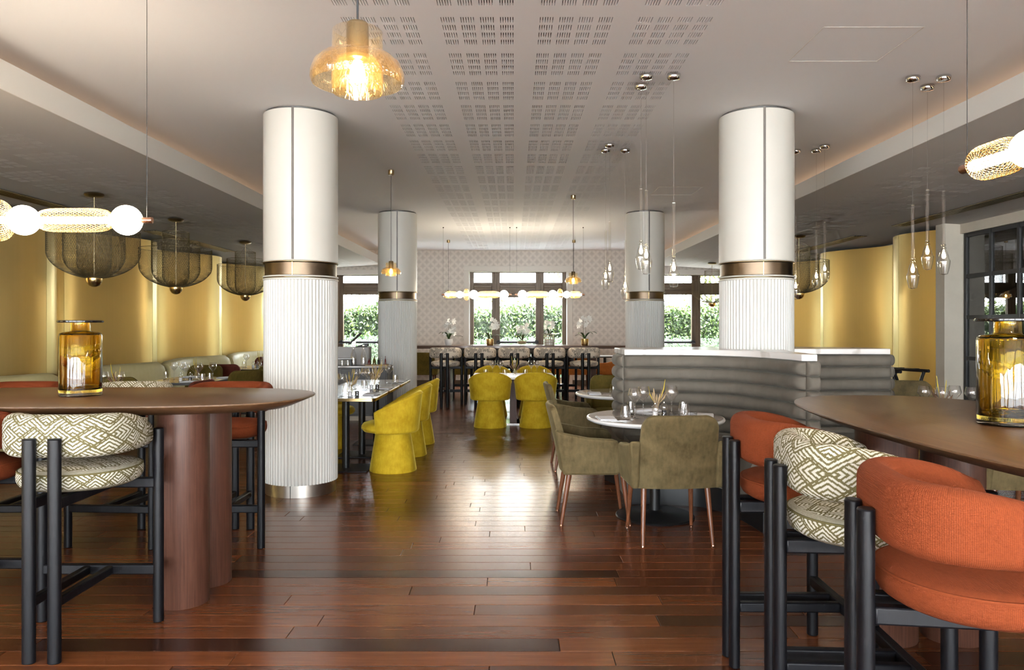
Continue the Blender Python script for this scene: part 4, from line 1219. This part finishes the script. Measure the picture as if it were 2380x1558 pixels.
# ------------------------------------------------------------------ dining tables along the gold wall and the right wall
def small_table(name, label, x, y, hw, hd, z=.725, top='grey_top'):
    return edge_table(label, x, y, hw, hd, z, name, top, 'darkgrey')
small_table('dining_table', 'grey dining table in front of the near pale banquette', -4.12, 7.55, .36, .40)
small_table('dining_table', 'grey dining table under the second mesh chandelier', -4.02, 9.35, .40, .55)
small_table('dining_table', 'grey dining table under the third mesh chandelier', -4.10, 12.05, .40, .55)
small_table('dining_table', 'dining table at the right behind the walnut high table', 3.28, 5.75, .36, .36)
setting('the dining table by the near pale banquette', .725, [('wine', -4.22, 7.50, 0), ('wine', -4.08, 7.46, 0), ('wine', -3.93, 7.48, 0), ('vase', -4.02, 7.58, 0)])
setting('the dining table under the second chandelier', .725, [('wine', -4.27, 9.42, 0), ('wine', -4.20, 9.50, 0), ('wine', -3.96, 9.05, 0), ('wine', -3.87, 9.20, 0), ('wine', -3.74, 9.32, 0), ('tumbler', -4.36, 9.40, 0), ('tumbler', -3.68, 9.08, 0),
        ('tumbler', -3.73, 8.98, 0), ('salt', -4.0, 9.0, 0), ('pepper', -3.90, 9.04, 0), ('vase', -3.93, 9.30, 0), ('napkin', -3.86, 8.92, 10), ('napkin', -3.70, 9.62, 0), ('napkin', -4.2, 9.78, 0), ('fork', -4.08, 9.24, 70)])
setting('the dining table under the third chandelier', .725, [('wine', -4.28, 12.0, 0), ('wine', -4.05, 12.2, 0), ('wine', -3.95, 12.1, 0), ('wine', -3.86, 11.9, 0), ('tumbler', -4.35, 12.1, 0), ('tumbler', -3.76, 11.8, 0), ('salt', -4.10, 11.8, 0),
        ('pepper', -4.03, 11.78, 0), ('vase', -4.06, 12.0, 0), ('napkin', -3.9, 11.65, 0)])
setting('the dining table at the right edge', .725, [('wine', 3.14, 5.72, 0), ('wine', 3.22, 5.62, 0), ('wine', 3.37, 5.72, 0), ('wine', 3.43, 5.60, 0), ('vase', 3.29, 5.74, 0)])
gD = 'velvet chairs of the left dining tables'
arm('olive', -3.62, 9.55, 62, 'olive velvet chair seen from behind at the aisle side of second dining table', gD, False)
arm('olive', -3.72, 10.65, 75, 'olive velvet chair at the aisle between second and third dining tables', gD, False)
arm('olive', -4.36, 10.32, 180, 'olive velvet chair facing us behind the second dining table', gD, False)
arm('maroon', -4.22, 11.18, 0, 'maroon velvet chair with its back to us before the third dining table', gD, False)
arm('maroon', -4.36, 13.15, 185, 'maroon velvet chair facing us behind the third dining table', gD, False)
arm('olive', -4.37, 8.45, 5, 'dark olive velvet chair with its back to us before the second dining table', gD, False)
arm('maroon', -3.48, 7.72, 85, 'maroon velvet chair at the first dining table, mostly hidden by the stools', gD, False)
arm('maroon', -3.42, 12.2, 88, 'maroon velvet chair at the aisle side of the third dining table', gD, False)

# far end of the room, between the bar and the back wall
small_table('dining_table', 'small white table by the far wall, left of the window', -1.55, 16.75, .45, .38, .725, 'white')
small_table('dining_table', 'small white table by the far wall, right of the window', 2.05, 16.75, .45, .38, .725, 'white')
small_table('dining_table', 'small white table before the central far window', .45, 16.75, .40, .38, .725, 'white')
gE = 'chairs by the far wall'
arm('olive', -1.88, 15.85, 0, 'dark olive chair beyond the bar beside the left far column', gE)
arm('olive', -1.05, 15.95, 0, 'dark olive chair beyond the bar, left of the window', gE)
arm('rust_velvet', .76, 15.95, 0, 'rust velvet chair beyond the bar near the window', gE)
arm('rust_velvet', 1.37, 15.90, 0, 'rust velvet chair beyond the bar, second from the right', gE)
arm('rust_velvet', 2.06, 15.95, 60, 'rust velvet chair beyond the bar beside the right far column', gE)
setting('the far white table right of the window', .725, [('salt', 2.26, 16.55, 0), ('pepper', 2.34, 16.6, 0)])
setting('the far white table left of the window', .725, [('tumbler', -1.75, 16.6, 0), ('wine', -1.62, 16.62, 0), ('wine', -1.52, 16.65, 0)])

# ------------------------------------------------------------------ amber bottles on the high tables
def glass_solid(name, col):
    m = bpy.data.materials.new(name); m.use_nodes = True; t = NT(m)
    t.b.inputs['Base Color'].default_value = (*col, 1); t.b.inputs['Roughness'].default_value = .02
    t.b.inputs['Transmission Weight'].default_value = 1.0; t.b.inputs['IOR'].default_value = 1.45
    t.bump(t.noise(22, 2, .5, stretch=(1,1,.12)), .45, .006)
    return m
M['amber_solid'] = glass_solid('amber_bottle_glass', (.97,.72,.13))
M['clear_solid'] = glass_solid('clear_base_glass', (.90,.86,.76))
M['rim_glass'] = pmat('dark_rim_glass', (.010,.008,.008), .12, spec=.3)
def make_bottle():
    b = thing('bottle_vase', '', 'vase')
    MB().lathe([(0,.0),(.097,.0),(.102,.004),(.102,.018),(.0,.018)], 56).build('clear_base', M['clear_solid'], b, smooth=40)
    MB().lathe([(.0,.0185),(.102,.0185),(.1025,.05),(.1025,.315),(.098,.328),(.085,.334),(.050,.338),(.047,.345),(.046,.385),(.0425,.385),(.0435,.345),(.047,.334),(.082,.329),(.094,.322),(.0975,.312),(.0975,.045),(.09,.032),(.0,.030)], 64).build('body', M['amber_solid'], b, smooth=40)
    MB().lathe([(.0425,.385),(.105,.385),(.110,.388),(.110,.394),(.104,.397),(.040,.397),(.040,.385)], 56).build('rim', M['rim_glass'], b, smooth=40)
    return b
place('bottle', make_bottle, 'amber glass bottle with a wide dark rim on the left walnut table', (-2.295, 3.97, 1.0305))
place('bottle', make_bottle, 'amber glass bottle with a wide dark rim on the right walnut table', (1.85, 2.80, 1.0305))

# ------------------------------------------------------------------ pendant lamps with amber glass domes
def amber_pendant(x, y, label):
    p = thing('pendant_lamp', label, 'pendant lamp', (x, y, H), 0, 'amber glass pendant lamps')
    zz = lambda z: z-H
    MB().lathe([(0,0),(.034,0),(.034,-.05),(.030,-.055),(0,-.055)], 24).build('canopy', M['dbrass'], p, smooth=40)
    MB().cyl((0,0,zz(2.13)), (0,0,-.05), .003, n=8).build('cord', M['black'], p)
    MB().lathe([(0,zz(2.138)),(.024,zz(2.138)),(.027,zz(2.132)),(.027,zz(2.050)),(0,zz(2.050))], 28).build('lamp_cap', M['dbrass'], p, smooth=40)
    MB().lathe([(.0575,zz(2.120)),(.061,zz(2.116)),(.061,zz(2.062))], 40).build('upper_shade', M['amber'], p, smooth=50)
    MB().lathe([(.050,zz(2.066)),(.061,zz(2.064)),(.085,zz(2.055)),(.104,zz(2.038)),(.1125,zz(2.016)),(.1135,zz(2.002)),(.109,zz(1.990)),(.1055,zz(1.989)),(.108,zz(2.003)),(.105,zz(2.022)),(.09,zz(2.044)),(.065,zz(2.056))], 56).build('dome_shade', M['amber'], p, smooth=50)
    MB().lathe([(.048,zz(2.050)),(.058,zz(2.035)),(.062,zz(2.015)),(.062,zz(1.970)),(.059,zz(1.9665)),(.0595,zz(1.973)),(.0585,zz(2.012)),(.046,zz(2.045))], 40).build('inner_shade', M['amber'], p, smooth=50)
    MB().lathe([(.0,zz(2.048)),(.010,zz(2.046)),(.016,zz(2.030)),(.019,zz(2.012)),(.014,zz(1.996)),(.0,zz(1.990))], 20).build('bulb', M['bulb'], p, smooth=60)
for x, y, l in ((-.38, 1.91, 'large amber glass dome pendant hanging nearest the camera'), (-1.40, 8.97, 'amber glass dome pendant in front of the left far column'), (.82, 10.7, 'amber glass dome pendant right of the central window'),
                (-1.35, 16.3, 'distant amber glass pendant left of the window behind the globe lamp'), (1.26, 16.3, 'distant amber glass pendant right of the window behind the globe lamp')):
    amber_pendant(x, y*1740/1820, l)

# ------------------------------------------------------------------ crystal drop pendants in clusters of three
def make_drop(L):
    p = thing('crystal_pendant', '', 'pendant lamp')
    MB().lathe([(0,0),(.047,0),(.050,-.006),(.050,-.020),(.042,-.034),(.02,-.040),(0,-.041)], 32).build('canopy', M['chrome'], p, smooth=40)
    zr = -(L-.60)
    MB().cyl((0,0,zr), (0,0,-.03), .0011, n=5).build('wire', M['silver'], p)
    MB().lathe([(0,zr),(.0105,zr),(.0105,zr-.385),(0,zr-.39)], 14).build('rod', M['crystal'], p, smooth=40)
    z0 = -(L-.215)
    MB().lathe([(.008,z0+.01),(.016,z0),(.010,z0-.010),(.018,z0-.022),(.012,z0-.030),(.022,z0-.045),(.030,z0-.075),(.034,z0-.100),(.0415,z0-.112),(.042,z0-.120),(.036,z0-.165),(.026,z0-.208),(.0,z0-.214)], 28).build('drop', M['crystal'], p, smooth=32)
    MB().lathe([(.0,z0-.052),(.009,z0-.056),(.0125,z0-.075),(.009,z0-.094),(.0,z0-.098)], 14).build('bulb', M['bulb'], p, smooth=60)
    return p
def drop(x, y, zb, label, group):
    L = round(H-zb, 2); return place('drop%.2f' % L, lambda: make_drop(L), label, (x, y, H), 0, group)
for cx_, cyy, who, lst in ((0, 0, 'left of the right column', ((.942, 5.305, 1.76), (1.137, 5.305, 1.67), (.943, 5.525, 1.81))), (0, 0, 'in front of the right far column', ((.932, 7.55, 1.76), (.944, 7.33, 1.82), (1.128, 7.55, 1.66))),
                      (0, 0, 'before the right gold wall, near group', ((2.855, 5.35, 1.665), (3.07, 5.55, 1.815), (3.07, 5.34, 1.765))), (0, 0, 'right of the right column, far group', ((2.86, 7.58, 1.66), (3.06, 7.56, 1.76), (3.07, 7.38, 1.82)))):
    zs = sorted(l[2] for l in lst)
    for x, y, zb in lst:
        drop(x, y, zb, 'clear crystal pendant %s, the %s of the three' % (who, ('lowest', 'middle one', 'highest')[zs.index(zb)]), 'crystal pendants')

# ------------------------------------------------------------------ linear lamps with globes and mesh cages
def capsule(L, r):
    def f(u, v):
        an = 2*pi*u; x = np.where(v < .2, 0, 0.)
        # superellipse profile along the axis
        t = (v-.5)*2; rad = r*np.clip(1-np.abs(t)**5, 0, 1)**.42 + .012; xx = t*L/2
        return np.stack([xx, rad*np.cos(an), rad*np.sin(an)], 1)
    return f
def disc(w, r):
    def f(u, v):
        t = (v-.5)*pi*.96; rad = r*np.cos(t)+.01; xx = w*np.sin(t)
        an = 2*pi*u; return np.stack([xx, rad*np.cos(an), rad*np.sin(an)], 1)
    return f
def make_linear(flip):
    p = thing('globe_lamp', '', 'pendant lamp')
    sg = -1 if flip else 1
    # positions from the right-hand end of the lamp, metres, as it hangs over the left table
    X = lambda d: -sg*d
    for d0, d1 in ((0, .058), (1.205, 1.262)): MB().cyl((X(d0),0,0), (X(d1),0,0), .0165, n=24).build('end_cap', M['copper'], p, smooth=40, bevel=.002)
    MB().cyl((X(.055),0,0), (X(1.208),0,0), .0195, n=20).build('light_tube', M['tube'], p, smooth=40)
    for d, r in ((.137,.079), (.685,.079), (.935,.061)):
        MB().lathe([(r*sin(pi*k/16), -r*cos(pi*k/16)) for k in range(17)], 32).xf(Matrix.Translation((X(d),0,0))).build('globe', M['glow'], p, smooth=80)
    c1 = obj('mesh_cage', lattice(capsule(.40, .052), 30, .55, 26, .0011, 'mesh_cage', M['brass']), p, (X(.41), 0, 0))
    c2 = obj('mesh_cage', lattice(capsule(.20, .050), 28, .35, 18, .0011, 'mesh_cage', M['brass']), p, (X(1.09), 0, 0))
    c3 = obj('mesh_disc', lattice(disc(.055, .10), 30, .4, 20, .0011, 'mesh_disc', M['brass']), p, (X(.815), 0, 0))
    for d in (.03, 1.235): MB().cyl((X(d),0,.015), (X(d),0,H-1.96), .0016, n=6).build('cable', M['black'], p)
    for d in (.03, 1.235): MB().cyl((X(d),0,H-1.96-.015), (X(d),0,H-1.96), .012, n=12).build('ceiling_clip', M['black'], p)
    return p
place('linear0', lambda: make_linear(False), 'glowing globe and tube lamp with mesh cages over the left walnut table', (-1.918, 3.98, 1.96))
place('linear0', lambda: make_linear(False), 'glowing globe and tube lamp over the far bar, left one', (-.032, 13.55, 1.96))
place('linear1', lambda: make_linear(True), 'glowing globe and tube lamp over the far bar, right one', (.03, 13.55, 1.96))
place('linear0', lambda: make_linear(False), 'glowing globe and tube lamp with mesh cages over the right walnut table', (1.70, 1.43, 1.96), R(-86))

# ------------------------------------------------------------------ mesh chandeliers
def cup(r, ztop, zbot, flat):
    Hh = ztop-zbot; ss = np.linspace(0, 1, 200)
    # straight wall then a bowl that narrows to the knob
    zc = zbot + min(Hh*.55, r*flat)
    wall = Hh-(zc-zbot); th = np.linspace(0, pi/2, 80)
    pr = np.r_[np.full(20, r), r*np.cos(th)**1.1]; pz = np.r_[np.linspace(ztop, zc, 20), zc-(zc-zbot)*np.sin(th)]
    pr = np.maximum(pr, .045); d = np.r_[0, np.cumsum(np.hypot(np.diff(pr), np.diff(pz)))]; d /= d[-1]
    def f(u, v):
        rr = np.interp(v, d, pr); z = np.interp(v, d, pz); an = 2*pi*u
        return np.stack([rr*np.cos(an), rr*np.sin(an), z], 1)
    return f
M['mesh'] = pmat('dark_bronze_mesh', (.20,.16,.085), .5, .7)
def make_chandelier():
    c = thing('mesh_chandelier', '', 'chandelier')
    zt = 2.772
    Z = lambda z: z-zt
    MB().lathe([(0,0),(.06,0),(.092,-.012),(.096,-.024),(.085,-.040),(.04,-.050),(0,-.051)], 36).build('canopy', M['dbrass'], c, smooth=50)
    for r, z, n in ((.158, 2.59, 58), (.284, 2.475, 86), (.428, 2.375, 112)):
        bw = obj('mesh_bowl', lattice(cup(r, Z(z), Z(1.885), .82 if r > .2 else 1.0), n, .16+.05*(r < .2), 30, .0010, 'mesh_bowl', M['mesh']), c)
        MB().tube([(r*cos(2*pi*k/48), r*sin(2*pi*k/48), Z(z)) for k in range(48)], .0028, 6, closed=True).build('rim_wire', M['mesh'], bw, smooth=60)
    MB().lathe([(0,Z(1.895)),(.076,Z(1.895)),(.078,Z(1.880)),(.070,Z(1.845)),(.048,Z(1.815)),(.02,Z(1.802)),(0,Z(1.80))], 32).build('knob', M['brass'], c, smooth=50)
    MB().cyl((0,0,Z(1.89)), (0,0,-.04), .0045, n=8).build('stem', M['dbrass'], c)
    for k in range(4):
        a = pi/4+k*pi/2; MB().cyl((.158*cos(a), .158*sin(a), Z(2.59)), (0, 0, Z(2.68)), .0012, n=5).build('hanger_wire', M['mesh'], c)
    return c
for x, y, l in ((-4.31, 7.70, 'bronze mesh chandelier nearest the camera on the left'), (-4.29, 9.52, 'bronze mesh chandelier in the middle on the left'), (-4.33, 12.1, 'bronze mesh chandelier partly behind the left column'),
                (4.31, 11.3, 'bronze mesh chandelier partly hidden by the right column'), (4.30, 16.2, 'distant bronze mesh chandelier before the right far window')):
    place('chandelier', make_chandelier, l, (x, y, float(soff(4.3))), 0, 'bronze mesh chandeliers')

# ------------------------------------------------------------------ orchids on the bar
def orchid(x, y, kind, label, hgt, lean, nfl, seed):
    g = random.Random(seed)
    o = thing('potted_orchid', label, 'orchid', (x, y, 1.04))
    if kind == 'white':
        MB().lathe([(0,0),(.045,0),(.066,.03),(.074,.07),(.072,.115),(.068,.115),(.066,.07),(0,.06)], 32).build('pot', M['white'], o, smooth=50); top = .10
    elif kind == 'gold':
        MB().lathe([(0,0),(.058,0),(.066,.02),(.068,.12),(.064,.12),(.060,.03),(0,.03)], 32).build('pot', M['brass'], o, smooth=50); top = .11
    elif kind == 'glass':
        MB().lathe([(0,0),(.04,0),(.075,.035),(.098,.09),(.100,.125),(.094,.125),(.09,.08),(.06,.03),(0,.02)], 36).build('pot', M['glass'], o, smooth=50)
        for k in range(3):
            z = .04+.03*k; r = (.078,.094,.099)[k]; MB().tube([(r*cos(2*pi*i/40), r*sin(2*pi*i/40), z) for i in range(40)], .005, 6, closed=True).build('glass_ring', M['crystal'], o, smooth=50)
        MB().lathe([(0,.02),(.055,.03),(.08,.075),(0,.085)], 24).build('soil', M['straw'], o, smooth=50); top = .08
    else:
        for i in range(14):
            a = 2*pi*i/14; MB().cyl((.085*cos(a), .085*sin(a), 0), (.092*cos(a), .092*sin(a), .21), .006, n=6).build('cane', M['basket'], o)
        for k in range(5):
            z = .006+.05*k; r = .085+.007*z/.21; MB().tube([(r*cos(2*pi*i/28), r*sin(2*pi*i/28), z) for i in range(28)], .007, 6, closed=True).build('hoop', M['basket'], o, smooth=50)
        MB().lathe([(0,.004),(.07,.004),(.07,.10),(0,.10)], 24).build('inner_pot', M['white'], o, smooth=40); top = .16
    for k in range(5):
        a = 2*pi*k/5+g.random()*.8; L = .19+.09*g.random()
        if kind == 'basket': L *= .6
        rise = .05+.06*g.random(); rings = []
        for i in range(9):
            u = i/8; w = .026*math.sin(pi*min(.97, u*.9+.08)); cx_ = cos(a)*L*u; sy = sin(a)*L*u; z = top+rise*4*u*(1-u*.75)
            px_, py_ = -sin(a)*w, cos(a)*w
            rings.append([(cx_+px_, sy+py_, z+.006), (cx_, sy, z), (cx_-px_, sy-py_, z+.006), (cx_, sy, z+.003)])
        MB().loft(rings).build('leaf', M['orchid_leaf'], o, smooth=60)
    heads = []
    for s_ in range(2):
        sx = lean*(.6+.5*s_)+g.uniform(-.02,.02); dx = (-1 if s_ else 1)*.02
        pts = [(dx, 0, top), (dx+sx*.3, 0, top+hgt*.45), (dx+sx*.7, -.01, top+hgt*.85), (dx+sx*1.0+.05*(1-2*s_), -.02, top+hgt)]
        heads.append((pts[-1], MB().tube(pts, [.004,.0035,.003,.002], 6).build('flower_stem', M['stem'], o, smooth=60)))
    if 'bloom' not in PROTO:
        q = MB()
        for k in range(5):
            a = 2*pi*k/5+pi/2; wv = .020 if k % 2 else .024
            q.add([(0,0,0),(cos(a-.55)*wv,-.002,sin(a-.55)*wv),(cos(a)*wv*1.6,-.007,sin(a)*wv*1.6),(cos(a+.55)*wv,-.002,sin(a+.55)*wv)], [(0,1,2),(0,2,3)])
        q.lathe([(0,.0),(.006,.003),(.004,.010),(0,.012)], 6)
        PROTO['bloom'] = q.mesh('bloom', M['petal'], 60)
    for k in range(nfl):
        h, sm = heads[k % 2]; b = obj('bloom', PROTO['bloom'], sm, (h[0]+g.uniform(-.05,.05)+.02*(k % 2)-.01, h[1]+g.uniform(-.03,.02), h[2]-.005-.155*g.random()*(nfl/12)))
        b.scale = (1.35,)*3; b.rotation_euler = (g.uniform(-.4,.4), g.uniform(-.6,.6), g.uniform(-.7,.7))
M['basket'] = pmat('woven_basket', (.45,.40,.33), .8)
sB = 1740/13.55
for i, (px_, kind, lab, hg, ln, nf) in enumerate(((1043, 'white', 'white orchid in a white pot at the left end of the bar', .36, .02, 20), (1139, 'gold', 'white orchid in a gold pot before the left window pane', .38, .10, 14),
        (1213, 'glass', 'white orchid in a ribbed glass bowl before the central pane', .30, .02, 15), (1277, 'basket', 'white orchid in a pale woven basket before the right pane', .27, -.03, 14), (1359, 'gold', 'white orchid in a gold pot at the right end of the bar', .40, .0, 13))):
    orchid((px_-1193)/sB, 13.55, kind, lab, hg, ln, nf, 40+i)

# ------------------------------------------------------------------ service station behind the left tables
st_ = thing('service_cabinet', 'dark service cabinet with a pale worktop in front of the left far column', 'cabinet', (-2.55, 11.25, 0))
MB().box(-.70, .70, -.25, .25, .07, .78).build('body', M['darkgrey'], st_, bevel=.004)
MB().box(-.68, .68, -.23, .23, 0, .07).build('plinth', M['beige'], st_)
MB().box(-.70, .70, -.25, .25, .78, .805).build('worktop', M['taupe'], st_, bevel=.003)
for x in (-.35, .35):
    d_ = MB().box(x-.33, x+.33, -.262, -.25, .10, .76).build('door', M['darkgrey'], st_, bevel=.003)
    MB().box(x-.06, x+.06, -.275, -.262, .70, .712).build('handle', M['steel'], d_, bevel=.002)
sh = thing('glass_rack', 'open shelf of upturned tumblers on the service cabinet', 'rack', (-2.72, 11.16, .805))
MB().box(-.42, .36, -.16, .06, .10, .112).build('shelf', M['grey_top'], sh, bevel=.002)
for x in (-.40, .33): MB().box(x-.008, x+.008, -.15, .05, 0, .10).build('support', M['black'], sh)
for k in range(8): place('tumbler', make_tumbler, ORD[k]+' upturned tumbler from the left under the service shelf', (-3.04+.085*k, 11.06, .9055), 0, 'tumblers under the service shelf').rotation_euler = (pi, 0, 0)
for k in range(4): place('tumbler', make_tumbler, ORD[k]+' tumbler from the left on top of the service shelf', (-2.98+.09*k, 11.08, .9175), 0, 'tumblers on the service shelf')
till = thing('till', 'grey till with a tilted screen on the service cabinet', 'till', (-2.42, 11.28, .805))
MB().box(-.25, .25, -.04, .18, .0, .27).build('housing', pmat('till_grey', (.40,.38,.36), .5), till, bevel=.01)
MB().box(-.02, .04, .02, .06, .27, .36).build('screen_stand', M['silver'], till, bevel=.004)
q = MB().box(-.125, .125, -.085, .085, -.007, .007); q.xf(Matrix.Translation((.03, .04, .40)) @ Matrix.Rotation(R(-44), 4, 'Y')); q.build('screen', M['darkgrey'], till, bevel=.003)
sc_ = thing('card_reader', 'black card reader with a coiled cable lying on the till', 'card reader', (-2.27, 11.32, 1.0755))
MB().prism([(-.13,0),(.06,0),(.085,.03),(.07,.055),(.02,.05)], lambda p: (p[0], -.03, p[1]), lambda p: (p[0], .03, p[1])).build('body', M['black'], sc_, bevel=.006)
MB().tube([(.08,-.02,.02),(.12,-.06,.0),(.13,-.07,-.10),(.12,-.05,-.22)], .006, 8).build('cable', M['grey'], sc_, smooth=60)
def make_carafe():
    w = thing('carafe', '', 'carafe')
    MB().lathe([(0,0),(.042,0),(.045,.01),(.045,.14),(.030,.20),(.016,.235),(.015,.285),(.018,.29),(.0165,.29),(.0135,.283),(.0135,.235),(.028,.20),(.043,.14),(.043,.012),(0,.008)], 28).build('body', M['glass'], w, smooth=40)
    MB().lathe([(0,.29),(.019,.29),(.019,.305),(0,.306)], 16).build('stopper', M['chrome'], w, smooth=40)
    return w
place('carafe', make_carafe, 'clear glass carafe on the service cabinet, left one', (-2.36, 11.06, .805), 0, 'carafes')
place('carafe', make_carafe, 'clear glass carafe on the service cabinet, right one', (-2.22, 11.10, .805), 0, 'carafes')
tr = MB().box(-.16, .16, -.10, .10, 0, .018).build('tray', M['straw'], None, bevel=.006, loc=(-2.02, 11.10, .805)); tag(tr, 'small pale wooden tray of condiments on the service cabinet', 'tray')
def sauce(x, y, body, capc, label, h, r):
    w = thing('sauce_bottle', label, 'bottle', (x, y, .823))
    MB().lathe([(0,0),(r,0),(r,h*.55),(r*.35,h*.75),(r*.35,h*.92),(0,h*.92)], 18).build('body', body, w, smooth=40)
    MB().lathe([(0,h*.92),(r*.42,h*.92),(r*.42,h),(0,h)], 14).build('cap', capc, w, smooth=40)
red = pmat('red_sauce', (.13,.010,.008), .2); oil = pmat('olive_oil', (.12,.10,.015), .1)
sauce(-2.13, 11.06, red, M['black'], 'short dark red sauce bottle on the condiment tray', .09, .017)
sauce(-2.06, 11.10, oil, M['black'], 'olive oil bottle on the condiment tray', .12, .024)
sauce(-1.99, 11.06, M['black'], M['darkgrey'], 'dark vinegar bottle on the condiment tray', .105, .019)
sauce(-1.89, 11.06, red, red, 'slim red hot sauce bottle at the right end of the condiment tray', .125, .012)
place('salt', lambda: make_mill('salt'), 'glass salt mill on the condiment tray', (-1.94, 11.04, .823))

# ------------------------------------------------------------------ folding tray stand by the right gold wall
ts = thing('tray_stand', 'black folding tray stand by the right gold wall', 'stand', (4.25, 8.3, 0), R(20))
for sy in (-.18, .18):
    MB().cyl((-.22, sy, 0), (.20, sy, .90), .017, n=10).build('leg', M['black'], ts, smooth=40)
    MB().cyl((.22, sy*.85, 0), (-.20, sy*.85, .90), .017, n=10).build('leg', M['black'], ts, smooth=40)
for x in (.20, -.20): MB().cyl((x, -.24, .905), (x, .24, .905), .018, n=10).build('top_rail', M['black'], ts, smooth=40)
for x in (-.1, .1): MB().box(-.20, .20, x-.02, x+.02, .922, .926).build('strap', M['black'], ts)
